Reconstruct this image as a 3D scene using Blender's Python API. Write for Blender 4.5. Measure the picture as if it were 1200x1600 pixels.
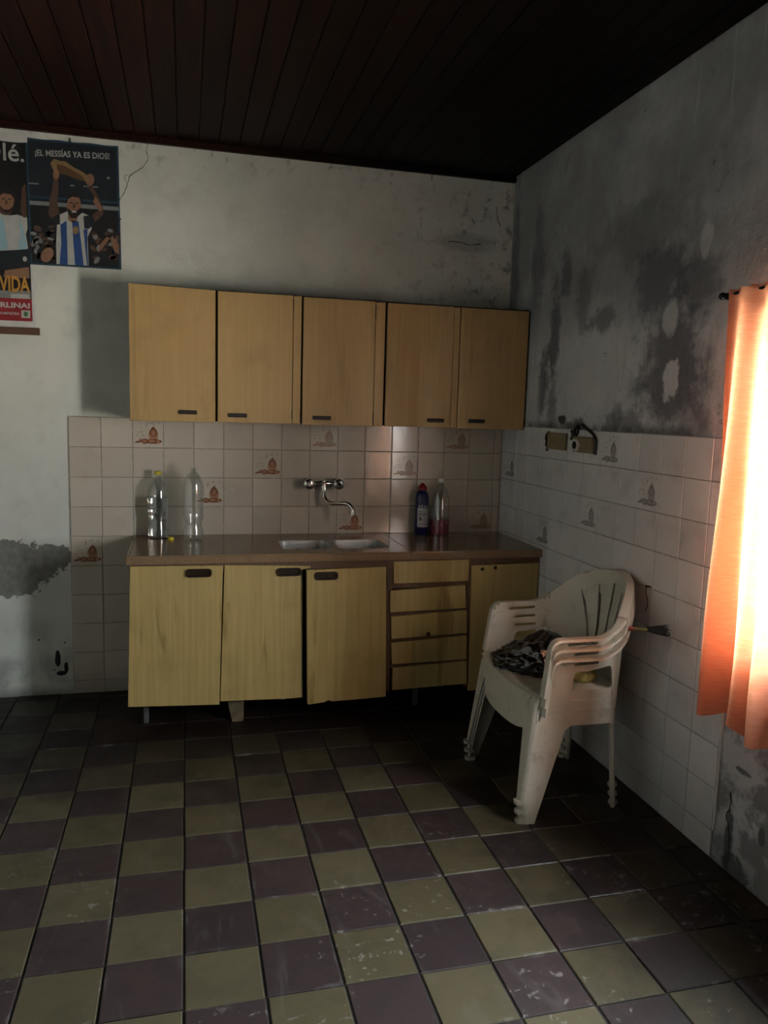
import bpy, bmesh, math, random
from mathutils import Vector, Matrix, noise
random.seed(7)
SC = bpy.context.scene
COL = SC.collection
for o in list(bpy.data.objects): bpy.data.objects.remove(o)

# ------------------------------------------------------------------ camera, world, light, exposure
YAW, PITCH, ROLL = 0.25156, 0.12726, 0.02875
CAM_F = 1217.37
fw = Vector((math.sin(YAW)*math.cos(PITCH), math.cos(YAW)*math.cos(PITCH), -math.sin(PITCH)))
rt = Vector((math.cos(YAW), -math.sin(YAW), 0)); up = rt.cross(fw)
rr = math.cos(ROLL)*rt + math.sin(ROLL)*up
uu = -math.sin(ROLL)*rt + math.cos(ROLL)*up
cam = bpy.data.cameras.new('camera'); camo = bpy.data.objects.new('camera', cam); COL.objects.link(camo)
cam.sensor_fit = 'VERTICAL'; cam.sensor_height = 24; cam.sensor_width = 18
cam.lens = CAM_F/1600*24; cam.clip_start = .02; cam.clip_end = 200
camo.matrix_world = Matrix(((rr.x, uu.x, -fw.x, -1.74168), (rr.y, uu.y, -fw.y, -4.12513), (rr.z, uu.z, -fw.z, 1.47919), (0, 0, 0, 1)))
SC.camera = camo

world = bpy.data.worlds.new('clear_sky'); SC.world = world; world.use_nodes = True
bgn = world.node_tree.nodes['Background']
bgn.inputs['Color'].default_value = (0.90, 0.965, 1.0, 1); bgn.inputs['Strength'].default_value = 8.0
sun = bpy.data.lights.new('sun', 'SUN'); sun.energy = 66.0; sun.angle = .0093; sun.color = (1.0, .975, .945)
suno = bpy.data.objects.new('sun', sun); COL.objects.link(suno)
suno.rotation_euler = Vector((.50, -.25, -.85)).to_track_quat('-Z', 'Y').to_euler()      # from behind the house onto the yard
WY0, WY1, WZ0, WZ1 = -3.05, -2.14, 0.80, 1.74          # window opening in the right wall
por = bpy.data.lights.new('window_portal', 'AREA'); por.shape = 'RECTANGLE'; por.size = WZ1-WZ0; por.size_y = WY1-WY0
por.cycles.is_portal = True
poro = bpy.data.objects.new('window_portal', por); COL.objects.link(poro)
poro.location = (0.21, (WY0+WY1)/2, (WZ0+WZ1)/2); poro.rotation_euler = (0, math.radians(90), 0)
SC.view_settings.view_transform = 'Standard'; SC.view_settings.look = 'None'
SC.view_settings.gamma = 1; SC.view_settings.use_curve_mapping = False
SC.view_settings.exposure = 3.45
SC.cycles.use_guiding = True; SC.cycles.use_surface_guiding = True
SC.cycles.max_bounces = 8; SC.cycles.diffuse_bounces = 4; SC.cycles.transmission_bounces = 10; SC.cycles.transparent_max_bounces = 12
SC.cycles.caustics_reflective = False; SC.cycles.caustics_refractive = False
SC.cycles.sample_clamp_indirect = 6; SC.cycles.use_adaptive_sampling = True; SC.cycles.adaptive_threshold = .05

H = 2.76
XL, YR = -3.6, -7.0          # far-left and rear walls (out of view)

# ------------------------------------------------------------------ node helpers
class NT:
    def __init__(s, name):
        s.m = bpy.data.materials.new(name); s.m.use_nodes = True; s.t = s.m.node_tree
        s.t.nodes.clear(); s.out = s.n('ShaderNodeOutputMaterial')
    def n(s, ty, **kw):
        nd = s.t.nodes.new(ty)
        for k, v in kw.items(): setattr(nd, k, v)
        return nd
    def put(s, sock, v):
        if isinstance(v, bpy.types.NodeSocket): s.t.links.new(v, sock)
        elif v is not None:
            if sock.type == 'RGBA' and len(v) == 3: v = (*v, 1)
            sock.default_value = v
    def math(s, op, a, b=None, c=None, clamp=False):
        nd = s.n('ShaderNodeMath', operation=op, use_clamp=clamp)
        s.put(nd.inputs[0], a)
        if b is not None: s.put(nd.inputs[1], b)
        if c is not None: s.put(nd.inputs[2], c)
        return nd.outputs[0]
    def ramp(s, v, a, b, lo=0., hi=1.):
        nd = s.n('ShaderNodeMapRange', interpolation_type='SMOOTHSTEP'); nd.clamp = True
        s.put(nd.inputs[0], v); nd.inputs[1].default_value = a; nd.inputs[2].default_value = b
        nd.inputs[3].default_value = lo; nd.inputs[4].default_value = hi
        return nd.outputs[0]
    def mix(s, f, a, b, bt='MIX'):
        nd = s.n('ShaderNodeMix', data_type='RGBA', blend_type=bt)
        s.put(nd.inputs[0], f); s.put(nd.inputs[6], a); s.put(nd.inputs[7], b)
        return nd.outputs[2]
    def pos(s): return s.n('ShaderNodeNewGeometry').outputs['Position']
    def objc(s): return s.n('ShaderNodeTexCoord').outputs['Object']
    def rnd(s): return s.n('ShaderNodeObjectInfo').outputs['Random']
    def sep(s, v):
        nd = s.n('ShaderNodeSeparateXYZ'); s.put(nd.inputs[0], v); return nd.outputs
    def scale(s, v, sc):
        nd = s.n('ShaderNodeVectorMath', operation='MULTIPLY'); s.put(nd.inputs[0], v); nd.inputs[1].default_value = sc
        return nd.outputs[0]
    def addv(s, v, w):
        nd = s.n('ShaderNodeVectorMath', operation='ADD'); s.put(nd.inputs[0], v); s.put(nd.inputs[1], w); return nd.outputs[0]
    def noise(s, v, sc, det=4, rough=.55, dist=0):
        nd = s.n('ShaderNodeTexNoise'); s.put(nd.inputs['Vector'], v)
        nd.inputs['Scale'].default_value = sc; nd.inputs['Detail'].default_value = det
        nd.inputs['Roughness'].default_value = rough; nd.inputs['Distortion'].default_value = dist
        return nd.outputs[0]
    def voro(s, v, sc, feat='F1'):
        nd = s.n('ShaderNodeTexVoronoi', feature=feat); s.put(nd.inputs['Vector'], v); nd.inputs['Scale'].default_value = sc
        return nd.outputs['Distance']
    def bump(s, h, st=.3, d=.01):
        nd = s.n('ShaderNodeBump'); nd.inputs['Strength'].default_value = st; nd.inputs['Distance'].default_value = d
        s.put(nd.inputs['Height'], h); return nd.outputs[0]
    def pbr(s, col, rough=.6, metal=0., normal=None, spec=.5, **kw):
        b = s.n('ShaderNodeBsdfPrincipled')
        s.put(b.inputs['Base Color'], col); s.put(b.inputs['Roughness'], rough); s.put(b.inputs['Metallic'], metal)
        b.inputs['Specular IOR Level'].default_value = spec
        if normal is not None: s.put(b.inputs['Normal'], normal)
        for k, v in kw.items(): s.put(b.inputs[k.replace('_', ' ')], v)
        s.t.links.new(b.outputs[0], s.out.inputs[0]); return b
    def blob(s, a, b, ca, cb, ra, rb, nz, amp=.8, soft=.35):
        da = s.math('DIVIDE', s.math('SUBTRACT', a, ca), ra); db = s.math('DIVIDE', s.math('SUBTRACT', b, cb), rb)
        d = s.math('SQRT', s.math('ADD', s.math('MULTIPLY', da, da), s.math('MULTIPLY', db, db)))
        d = s.math('ADD', d, s.math('MULTIPLY', s.math('SUBTRACT', nz, .5), amp*2))
        return s.ramp(d, 1+soft, 1-soft)

def srgb(r, g, b):
    f = lambda c: (c/255)/12.92 if c/255 <= .04045 else ((c/255+.055)/1.055)**2.4
    return (f(r), f(g), f(b))

def plain(name, col, rough=.6, metal=0., spec=.5, var=.12, nsc=30, **kw):
    t = NT(name); nz = t.noise(t.objc(), nsc, 4)
    c = t.mix(t.ramp(nz, .35, .7), tuple(x*(1-var) for x in col), tuple(min(1, x*(1+var)) for x in col))
    t.pbr(c, rough, metal, None, spec, **kw); return t.m

# ------------------------------------------------------------------ materials
def m_back_wall():
    t = NT('back_wall_plaster'); p = t.pos(); x, y, z = t.sep(p)
    fine = t.noise(p, 22, 6, .65); mid = t.noise(p, 5, 5, .6); big = t.noise(p, 1.6, 3)
    c = t.mix(t.ramp(big, .3, .7), srgb(196, 199, 190), srgb(212, 214, 206))
    c = t.mix(t.math('MULTIPLY', t.ramp(mid, .5, .75), .35), c, srgb(150, 150, 145))
    # mould speckle close to the ceiling and to the right corner
    near = t.math('MAXIMUM', t.ramp(x, -1.0, -.05), t.ramp(z, 2.55, 2.8))
    sp = t.math('MULTIPLY', t.ramp(t.noise(p, 16, 6, .7), .52, .68), near)
    c = t.mix(t.math('MULTIPLY', sp, .7), c, srgb(70, 70, 66))
    st = t.noise(t.scale(p, (3, 1, 14)), 3, 5, .6)
    sm = t.blob(x, z, -.27, 2.40, .16, .05, st, .9, .4)
    c = t.mix(t.math('MULTIPLY', sm, .32), c, srgb(66, 66, 62))
    # grey cement showing where the paint has flaked away
    n2 = t.noise(p, 13, 8, .68)
    pe = t.math('MAXIMUM', t.blob(x, z, -2.62, .655, .25, .14, n2, .8, .015), t.blob(x, z, -2.40, .715, .11, .065, n2, .8, .015))
    c = t.mix(pe, c, t.mix(t.ramp(t.noise(p, 30, 5), .3, .7), srgb(112, 112, 106), srgb(132, 132, 126)))
    # damp and scuffs near the floor
    lo = t.math('MULTIPLY', t.ramp(z, .55, .02), t.ramp(mid, .4, .62))
    c = t.mix(t.math('MULTIPLY', lo, .6), c, srgb(118, 120, 122))
    lows = t.math('MULTIPLY', t.ramp(z, .75, .25), t.ramp(t.voro(p, 14), .085, .055))
    c = t.mix(lows, c, srgb(40, 40, 40))
    sc1 = t.math('MAXIMUM', t.blob(x, z, -2.357, .11, .028, .012, n2, .9, .1), t.blob(x, z, -2.335, .135, .011, .03, n2, .9, .1))
    sc1 = t.math('MAXIMUM', sc1, t.blob(x, z, -2.375, .185, .012, .045, n2, .9, .1))
    c = t.mix(sc1, c, srgb(34, 34, 34))
    dirt = t.ramp(t.math('ADD', z, t.math('MULTIPLY', mid, .12)), .12, .03)
    c = t.mix(t.math('MULTIPLY', dirt, .8), c, srgb(70, 68, 64))
    h = t.math('SUBTRACT', t.math('ADD', t.math('MULTIPLY', fine, .25), t.math('MULTIPLY', mid, .5)), t.math('MULTIPLY', pe, .6))
    t.pbr(c, .85, 0, t.bump(h, .5, .012), .25); return t.m

def m_right_wall():
    t = NT('right_wall_plaster'); p = t.pos(); x, y, z = t.sep(p)
    fine = t.noise(p, 24, 6, .7); mid = t.noise(p, 6, 6, .68); big = t.noise(p, 2.0, 4, .6)
    stre = t.noise(t.scale(p, (1, 7, .9)), 2.4, 5, .65)
    c = t.mix(t.ramp(mid, .3, .7), srgb(176, 180, 184), srgb(204, 207, 210))
    # broad grey mould that covers the upper half
    upm = t.math('MULTIPLY', t.ramp(t.math('ADD', z, t.math('MULTIPLY', mid, .5)), 2.0, 2.32), t.ramp(big, .28, .58, .45, 1))
    c = t.mix(t.math('MULTIPLY', upm, .66), c, srgb(116, 118, 120))
    c = t.mix(t.math('MULTIPLY', t.ramp(stre, .52, .72), .5), c, srgb(138, 140, 142))
    c = t.mix(t.math('MULTIPLY', t.ramp(t.noise(t.scale(p, (1, 9, .7)), 2.9, 4, .6), .62, .74), t.ramp(z, 1.9, 2.2, 0, .65)), c, srgb(196, 199, 200))
    dk = srgb(92, 95, 102); pat = t.noise(p, 11, 9, .74); nzb = t.math('ADD', t.math('MULTIPLY', mid, .5), t.math('MULTIPLY', pat, .5))
    def add(cY, cZ, rY, rZ, amt, amp=.75, soft=.45, col=dk, nz=None):
        nz = nz or nzb
        nonlocal c
        c = t.mix(t.math('MULTIPLY', t.blob(y, z, cY, cZ, rY, rZ, nz, amp*2.6, soft), amt), c, col)
    lt = srgb(206, 209, 210)
    add(-.95, 1.72, .26, .22, .6, .6, .4, srgb(198, 201, 203))
    add(-1.55, 1.68, .19, .25, .85, .7)
    add(-1.68, 1.48, .10, .12, .35)
    add(-1.42, 1.98, .15, .14, .8)
    add(-1.68, 1.97, .12, .10, .7)
    add(-1.30, 2.22, .30, .12, .45)
    add(-.58, 1.92, .05, .22, .85, 1.1)
    add(-.48, 1.66, .05, .16, .8, 1.1)
    add(-.60, 1.50, .05, .14, .6, 1.1)
    add(-.66, 2.17, .06, .10, .7, 1.1)
    add(-.84, 2.00, .06, .14, .6, 1.2)
    add(-1.05, 1.90, .10, .05, .7, 1.1)
    add(-.35, 2.25, .06, .3, .55, 1.0)
    add(-.06, 2.2, .05, .55, .6, .8)
    add(-1.28, 1.46, .16, .05, .6, 1.1)
    add(-1.2, 1.50, .03, .10, .5, 1.1)
    add(-1.555, 1.63, .05, .075, .95, .6, .12, lt)
    add(-1.52, 1.86, .05, .06, .7, .6, .2, lt)
    add(-1.70, 2.10, .03, .06, .6, .6, .3, lt)
    add(-.70, 1.47, .035, .02, .9, .9, .2, srgb(48, 47, 45)); add(-.87, 1.45, .05, .035, .8, .9, .25, srgb(70, 66, 60)); add(-.78, 1.44, .10, .02, .6, .9, .3, srgb(96, 90, 80))
    # small black mould specks
    spk = t.math('MULTIPLY', t.ramp(t.noise(p, 22, 8, .78), .57, .67), t.ramp(t.noise(p, 3.1, 3), .45, .62))
    spk = t.math('MULTIPLY', spk, t.ramp(z, 1.35, 1.5))
    c = t.mix(t.math('MULTIPLY', spk, .8), c, srgb(40, 41, 44))
    # dark line of dirt just above the tiles
    ln = t.math('MULTIPLY', t.ramp(z, 1.475, 1.432), t.ramp(mid, .4, .55))
    c = t.mix(t.math('MULTIPLY', ln, .7), c, srgb(52, 53, 55))
    # bare wall under the window: damp from the floor, scars
    low = t.math('MULTIPLY', t.ramp(t.math('ADD', z, t.math('MULTIPLY', mid, .5)), .45, .18), t.ramp(y, -1.95, -2.0))
    c = t.mix(t.math('MULTIPLY', low, .6), c, srgb(92, 94, 92))
    for a in ((-2.062, .10, .020, .10), (-2.10, .02, .06, .04), (-2.205, .20, .014, .036), (-2.10, .362, .036, .008)):
        add(*a, .75, .55, .25, srgb(50, 52, 50), fine)
    h = t.math('ADD', t.math('MULTIPLY', fine, .35), t.math('MULTIPLY', mid, .6))
    t.pbr(c, .88, 0, t.bump(h, .6, .014), .22); return t.m

def m_wall_plain(name='old_plaster', a=(150, 148, 140), b=(132, 130, 124)):
    t = NT(name); p = t.pos(); mid = t.noise(p, 5, 5)
    t.pbr(t.mix(t.ramp(mid, .35, .7), srgb(*a), srgb(*b)), .85, 0, t.bump(mid, .3, .01), .25); return t.m

def m_wall_tile():
    t = NT('glazed_wall_tile'); p = t.pos(); r = t.rnd(); x, y, z = t.sep(p)
    c = t.mix(r, srgb(184, 176, 162), srgb(195, 187, 174))
    n = t.noise(p, 7, 5, .6)
    c = t.mix(t.math('MULTIPLY', t.ramp(n, .5, .75), .3), c, srgb(160, 152, 138))
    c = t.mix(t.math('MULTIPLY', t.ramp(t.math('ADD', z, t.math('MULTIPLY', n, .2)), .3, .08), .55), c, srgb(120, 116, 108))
    wob = t.noise(t.objc(), 9, 2)
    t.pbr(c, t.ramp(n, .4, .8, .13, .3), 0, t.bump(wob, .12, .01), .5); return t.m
def m_wall_tile_r():
    t = NT('grimy_wall_tile'); p = t.pos(); r = t.rnd(); x, y, z = t.sep(p)
    c = t.mix(r, srgb(202, 204, 206), srgb(214, 216, 217))
    n = t.noise(p, 7, 5, .6)
    c = t.mix(t.math('MULTIPLY', t.ramp(n, .48, .75), .35), c, srgb(140, 140, 138))
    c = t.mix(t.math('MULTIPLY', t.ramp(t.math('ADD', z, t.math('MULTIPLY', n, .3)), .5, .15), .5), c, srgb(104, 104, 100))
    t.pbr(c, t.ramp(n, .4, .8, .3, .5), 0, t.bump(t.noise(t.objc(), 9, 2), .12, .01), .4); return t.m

def m_floor_tile(kind):
    t = NT('floor_tile_' + kind); p = t.pos(); r = t.rnd(); x, y, z = t.sep(p)
    a, b = dict(yellow=(srgb(68, 63, 47), srgb(79, 74, 57)), maroon=(srgb(44, 36, 38), srgb(54, 44, 45)), brown=(srgb(46, 30, 24), srgb(58, 39, 30)))[kind]
    c = t.mix(r, a, b)
    n = t.noise(p, 6, 6, .62); f = t.noise(p, 40, 4, .6)
    c = t.mix(t.math('MULTIPLY', t.ramp(n, .42, .7), .45), c, tuple(v*.68 for v in a))
    st = t.noise(t.addv(t.scale(p, (9, 2.5, 1)), (3, 7, 0)), 1.4, 4, .6, 1.2)
    c = t.mix(t.math('MULTIPLY', t.ramp(st, .56, .72), .16), c, srgb(100, 98, 96))
    # grime plus shade painted into the tile colour along cabinets and right wall
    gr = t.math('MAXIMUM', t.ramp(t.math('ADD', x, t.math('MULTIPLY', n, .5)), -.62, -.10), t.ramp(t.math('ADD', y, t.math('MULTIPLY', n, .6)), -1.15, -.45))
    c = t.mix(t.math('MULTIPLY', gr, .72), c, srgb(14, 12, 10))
    # lime / paint splashes
    p2 = t.scale(p, (1, 1, 0))
    zone = t.math('MULTIPLY', t.ramp(t.noise(p2, 2.6, 3, .6), .50, .60), t.ramp(y, -1.35, -1.75))
    spl = t.math('MULTIPLY', t.ramp(t.noise(p2, 34, 3, .6, .4), .60, .68), zone)
    ring = t.ramp(t.voro(p2, 11), .075, .055)
    spl = t.math('MAXIMUM', spl, t.math('MULTIPLY', ring, t.math('MULTIPLY', zone, t.ramp(t.noise(p2, 5.3, 2), .55, .6))))
    c = t.mix(t.math('MULTIPLY', spl, .5), c, srgb(128, 126, 122))
    # pale dust worn into the joints
    oc = t.sep(t.objc()); ed = t.math('MAXIMUM', t.math('ABSOLUTE', oc[0]), t.math('ABSOLUTE', oc[1]))
    wr_ = t.math('MULTIPLY', t.ramp(ed, .086, .098), t.ramp(t.noise(p2, 7, 5, .7), .55, .7))
    c = t.mix(t.math('MULTIPLY', wr_, .5), c, srgb(112, 110, 106))
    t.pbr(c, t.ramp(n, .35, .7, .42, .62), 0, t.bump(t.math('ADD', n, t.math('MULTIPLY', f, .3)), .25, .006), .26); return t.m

def m_laminate(name, a, b, g):
    t = NT(name); p = t.addv(t.objc(), t.scale(t.n('ShaderNodeObjectInfo').outputs['Location'], (3.1, 2.3, 1.7)))
    pw = t.pos()
    q = t.noise(t.scale(pw, (1, 1, .035)), 60, 4, .65); w = t.noise(t.scale(pw, (1, 1, .10)), 14, 5, .6, .6)
    c = t.mix(t.ramp(q, .3, .7), a, b)
    c = t.mix(t.math('MULTIPLY', t.ramp(w, .57, .68), .7), c, g)
    x, y, z = t.sep(pw)
    di = t.math('MULTIPLY', t.ramp(t.noise(pw, 5, 5, .6), .5, .72), .22)
    c = t.mix(di, c, tuple(v*.55 for v in g))
    t.pbr(c, .48, 0, t.bump(q, .06, .004), .4); return t.m

def m_ceiling():
    t = NT('dark_ceiling_wood'); p = t.pos(); r = t.rnd()
    g = t.noise(t.addv(t.scale(p, (1, .05, 1)), t.scale(t.n('ShaderNodeObjectInfo').outputs['Location'], (5, 5, 5))), 45, 5, .65)
    c = t.mix(r, srgb(30, 13, 8), srgb(46, 21, 12)); c = t.mix(t.ramp(g, .35, .7), c, srgb(20, 9, 6))
    k = t.math('MULTIPLY', t.ramp(t.voro(t.scale(p, (1, .7, 1)), 4.5), .05, .03), .8)
    c = t.mix(k, c, srgb(12, 7, 5))
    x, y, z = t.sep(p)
    c = t.mix(t.ramp(t.math('ADD', x, t.math('MULTIPLY', t.noise(p, 2, 3), .6)), -1.5, -.3, 0, .9), c, srgb(7, 5, 5))  # painted shade: board colour falls to near black towards the right wall
    t.pbr(c, .6, 0, t.bump(g, .2, .004), .12); return t.m

def m_counter():
    t = NT('polished_stone_counter'); p = t.pos()
    v = t.noise(p, 120, 3, .7); n = t.noise(p, 9, 5, .6)
    c = t.mix(t.ramp(v, .35, .65), srgb(118, 95, 72), srgb(132, 110, 86))
    c = t.mix(t.math('MULTIPLY', t.ramp(n, .5, .7), .3), c, srgb(96, 76, 58))
    t.pbr(c, t.ramp(n, .35, .75, .15, .22), 0, None, .5); return t.m

def m_chair():
    t = NT('weathered_white_plastic'); p = t.objc(); pw = t.pos()
    n = t.noise(pw, 14, 6, .7); f = t.noise(pw, 60, 4, .7)
    c = t.mix(t.rnd(), srgb(184, 181, 168), srgb(192, 189, 177))
    c = t.mix(t.math('MULTIPLY', t.ramp(n, .52, .72), .45), c, srgb(128, 120, 100))
    c = t.mix(t.math('MULTIPLY', t.ramp(f, .64, .76), .5), c, srgb(82, 77, 67))
    x, y, z = t.sep(pw)
    c = t.mix(t.math('MULTIPLY', t.ramp(t.math('ADD', z, t.math('MULTIPLY', n, .12)), .2, .06), .5), c, srgb(96, 90, 74))
    t.pbr(c, .42, 0, None, .45); return t.m

def m_curtain():
    t = NT('salmon_curtain_cloth'); p = t.pos()
    wv = t.noise(t.scale(p, (1, 1, 12)), 22, 3, .6)
    c = t.mix(t.ramp(wv, .35, .7), (.86, .38, .19), (.94, .47, .27))
    d = t.n('ShaderNodeBsdfDiffuse'); t.put(d.inputs[0], t.mix(.5, c, (.46, .12, .13)))
    tr = t.n('ShaderNodeBsdfTranslucent'); t.put(tr.inputs[0], c)
    mx = t.n('ShaderNodeMixShader'); mx.inputs[0].default_value = .34
    t.t.links.new(d.outputs[0], mx.inputs[1]); t.t.links.new(tr.outputs[0], mx.inputs[2])
    t.t.links.new(mx.outputs[0], t.out.inputs[0]); return t.m

def m_glass_pane():
    t = NT('window_glass'); a = t.n('ShaderNodeBsdfTransparent'); a.inputs[0].default_value = (.94, .96, .96, 1)
    g = t.n('ShaderNodeBsdfGlossy'); g.inputs['Roughness'].default_value = .03
    mx = t.n('ShaderNodeMixShader'); mx.inputs[0].default_value = .06
    t.t.links.new(a.outputs[0], mx.inputs[1]); t.t.links.new(g.outputs[0], mx.inputs[2]); t.t.links.new(mx.outputs[0], t.out.inputs[0]); return t.m

def m_thin(name, tint=(.95, .96, .95)):
    t = NT(name); a = t.n('ShaderNodeBsdfTransparent'); a.inputs[0].default_value = (*tint, 1)
    g = t.n('ShaderNodeBsdfGlossy'); g.inputs['Roughness'].default_value = .04
    mx = t.n('ShaderNodeMixShader'); mx.inputs[0].default_value = .10
    df = t.n('ShaderNodeBsdfDiffuse'); df.inputs[0].default_value = (.9, .9, .88, 1)
    m2 = t.n('ShaderNodeMixShader'); m2.inputs[0].default_value = .03
    t.t.links.new(a.outputs[0], m2.inputs[1]); t.t.links.new(df.outputs[0], m2.inputs[2])
    t.t.links.new(m2.outputs[0], mx.inputs[1]); t.t.links.new(g.outputs[0], mx.inputs[2]); t.t.links.new(mx.outputs[0], t.out.inputs[0]); return t.m
def m_clear(name, col=(1, 1, 1), ior=1.45, rough=.02):
    t = NT(name); t.pbr(col, rough, 0, None, .5, Transmission_Weight=1.0, IOR=ior); return t.m

M = dict(
    back=m_back_wall(), right=m_right_wall(), wall=m_wall_plain('old_white_plaster', (212, 212, 206), (196, 196, 190)), wallr=m_wall_plain('old_brown_plaster', (128, 122, 112), (110, 104, 96)), tile=m_wall_tile(), tiler=m_wall_tile_r(),
    yel=m_floor_tile('yellow'), mar=m_floor_tile('maroon'), bro=m_floor_tile('brown'), ceil=m_ceiling(),
    lamu=m_laminate('tan_laminate', srgb(168, 138, 90), srgb(176, 147, 99), srgb(154, 124, 78)),
    laml=m_laminate('pale_yellow_laminate', srgb(160, 139, 86), srgb(174, 153, 100), srgb(124, 102, 56)),
    counter=m_counter(), chair=m_chair(), curtain=m_curtain(), pane=m_glass_pane(),
    grout=plain('dark_floor_grout', srgb(20, 18, 16), .9), wgrout=plain('wall_grout', srgb(150, 143, 130), .9, var=.25),
    wgrout2=plain('grey_wall_grout', srgb(140, 140, 137), .9, var=.25),
    edge=plain('dark_cabinet_edge', srgb(34, 25, 19), .6), brown=plain('brown_rail_wood', srgb(90, 66, 43), .55, var=.2),
    inside=plain('dim_cabinet_board', srgb(120, 100, 70), .7), bronze=plain('dark_bronze_pull', srgb(54, 41, 31), .38, .6),
    chrome=plain('worn_chrome', (.62, .61, .58), .2, 1.0), steel=plain('sink_steel', (.40, .43, .43), .38, .35),
    clear=m_thin('clear_bottle_plastic', (.93, .94, .93)), water=m_clear('water', (.96, .98, .97), 1.33, 0.0),
    pinkliq=plain('pink_detergent', (.30, .008, .06), .2),
    ycap=plain('yellow_cap', srgb(190, 172, 36), .4), wcap=plain('white_cap', srgb(214, 212, 206), .4),
    blue=plain('blue_bottle_plastic', srgb(12, 22, 78), .3), red=plain('red_cap', srgb(126, 18, 28), .35),
    label=plain('white_label', srgb(164, 166, 168), .5), ink=plain('dark_ink', srgb(40, 42, 60), .5),
    rod=plain('black_rod', srgb(36, 34, 34), .45, .5), frame=plain('painted_window_frame', srgb(206, 204, 198), .5),
    conc=plain('outside_concrete', srgb(178, 174, 166), .9), wood=plain('rough_prop_wood', srgb(96, 84, 62), .8, var=.3),
    pipe=plain('grey_leg', srgb(92, 92, 92), .5, .3), brn1=plain('motif_brown', srgb(114, 66, 42), .3), brn2=plain('motif_light', srgb(156, 116, 88), .3),
    brn3=plain('motif_grey', srgb(146, 134, 120), .3), gr1=plain('faded_motif', srgb(126, 122, 122), .4), gr2=plain('faded_motif_light', srgb(158, 156, 155), .4),
    bag=plain('black_bag_plastic', (.006, .006, .007), .16, 0, .8), sponge=plain('yellow_sponge', srgb(178, 158, 92), .9, var=.25),
    beige=plain('old_beige_box', srgb(132, 119, 92), .6, var=.2), hole=plain('dark_hole', srgb(28, 26, 24), .95), wire=plain('black_wire', srgb(26, 25, 25), .5),
    bris=plain('dark_bristles', srgb(34, 32, 32), .9), hand=plain('pink_brush_handle', srgb(168, 84, 76), .45), ferr=plain('brass_ferrule', srgb(150, 134, 92), .4, .7),
    crack=plain('crack_line', srgb(52, 50, 46), .95), white=plain('paper_white', srgb(196, 197, 194), .7, var=.05))

# ------------------------------------------------------------------ mesh helpers
def link(name, me, mat, parent=None, smooth=False):
    o = bpy.data.objects.new(name, me); COL.objects.link(o)
    if mat is not None and not me.materials: me.materials.append(mat)
    if smooth:
        for f in me.polygons: f.use_smooth = True
    if parent is not None:
        o.parent = parent; o.matrix_parent_inverse = Matrix.Translation(parent.location).inverted() if parent.location.length else Matrix()
    return o
def bmobj(name, bm, mat, parent=None, smooth=False, auto=None):
    bmesh.ops.recalc_face_normals(bm, faces=bm.faces[:])
    me = bpy.data.meshes.new(name); bm.to_mesh(me); bm.free()
    o = link(name, me, mat, parent, smooth)
    if auto and smooth: me.set_sharp_from_angle(angle=math.radians(auto))
    return o
def box(bm, x0, x1, y0, y1, z0, z1):
    v = [bm.verts.new(c) for c in ((x0, y0, z0), (x1, y0, z0), (x1, y1, z0), (x0, y1, z0), (x0, y0, z1), (x1, y0, z1), (x1, y1, z1), (x0, y1, z1))]
    for f in ((0, 3, 2, 1), (4, 5, 6, 7), (0, 1, 5, 4), (1, 2, 6, 5), (2, 3, 7, 6), (3, 0, 4, 7)): bm.faces.new([v[i] for i in f])
    return v
def bevel(bm, w, seg=2):
    bmesh.ops.bevel(bm, geom=bm.edges[:], offset=w, segments=seg, profile=.5, affect='EDGES')
def bxo(name, ext, mat, parent=None, bv=0, seg=2):
    bm = bmesh.new(); box(bm, *ext)
    if bv: bevel(bm, bv, seg)
    return bmobj(name, bm, mat, parent)
def prism(bm, pts, y0, y1):          # outline in (x, z), extruded along y
    a = [bm.verts.new((x, y0, z)) for x, z in pts]; b = [bm.verts.new((x, y1, z)) for x, z in pts]
    bm.faces.new(a); bm.faces.new(b[::-1]); n = len(pts)
    for i in range(n): bm.faces.new((a[i], b[i], b[(i+1) % n], a[(i+1) % n]))
def lathe(bm, prof, n=28, c=(0, 0, 0)):
    rings = []
    for r, z in prof:
        if r < 1e-5: rings.append([bm.verts.new((c[0], c[1], c[2]+z))])
        else: rings.append([bm.verts.new((c[0]+r*math.cos(2*math.pi*k/n), c[1]+r*math.sin(2*math.pi*k/n), c[2]+z)) for k in range(n)])
    for a, b in zip(rings, rings[1:]):
        for k in range(n):
            k2 = (k+1) % n
            if len(a) == 1 and len(b) == 1: continue
            if len(a) == 1: bm.faces.new((a[0], b[k], b[k2]))
            elif len(b) == 1: bm.faces.new((a[k], a[k2], b[0]))
            else: bm.faces.new((a[k], a[k2], b[k2], b[k]))
def tube(bm, pts, r, n=10, caps=True):
    pts = [Vector(p) for p in pts]; rs = r if isinstance(r, (list, tuple)) else [r]*len(pts)
    prev = None; rings = []
    for i, p in enumerate(pts):
        d = (pts[min(i+1, len(pts)-1)]-pts[max(i-1, 0)]).normalized()
        if prev is None: a = d.orthogonal().normalized()
        else: a = (prev-d*prev.dot(d)).normalized()
        prev = a; b = d.cross(a)
        rings.append([bm.verts.new(p+rs[i]*(math.cos(2*math.pi*k/n)*a+math.sin(2*math.pi*k/n)*b)) for k in range(n)])
    for a, b in zip(rings, rings[1:]):
        for k in range(n): bm.faces.new((a[k], a[(k+1) % n], b[(k+1) % n], b[k]))
    if caps: bm.faces.new(rings[0][::-1]); bm.faces.new(rings[-1])
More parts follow.
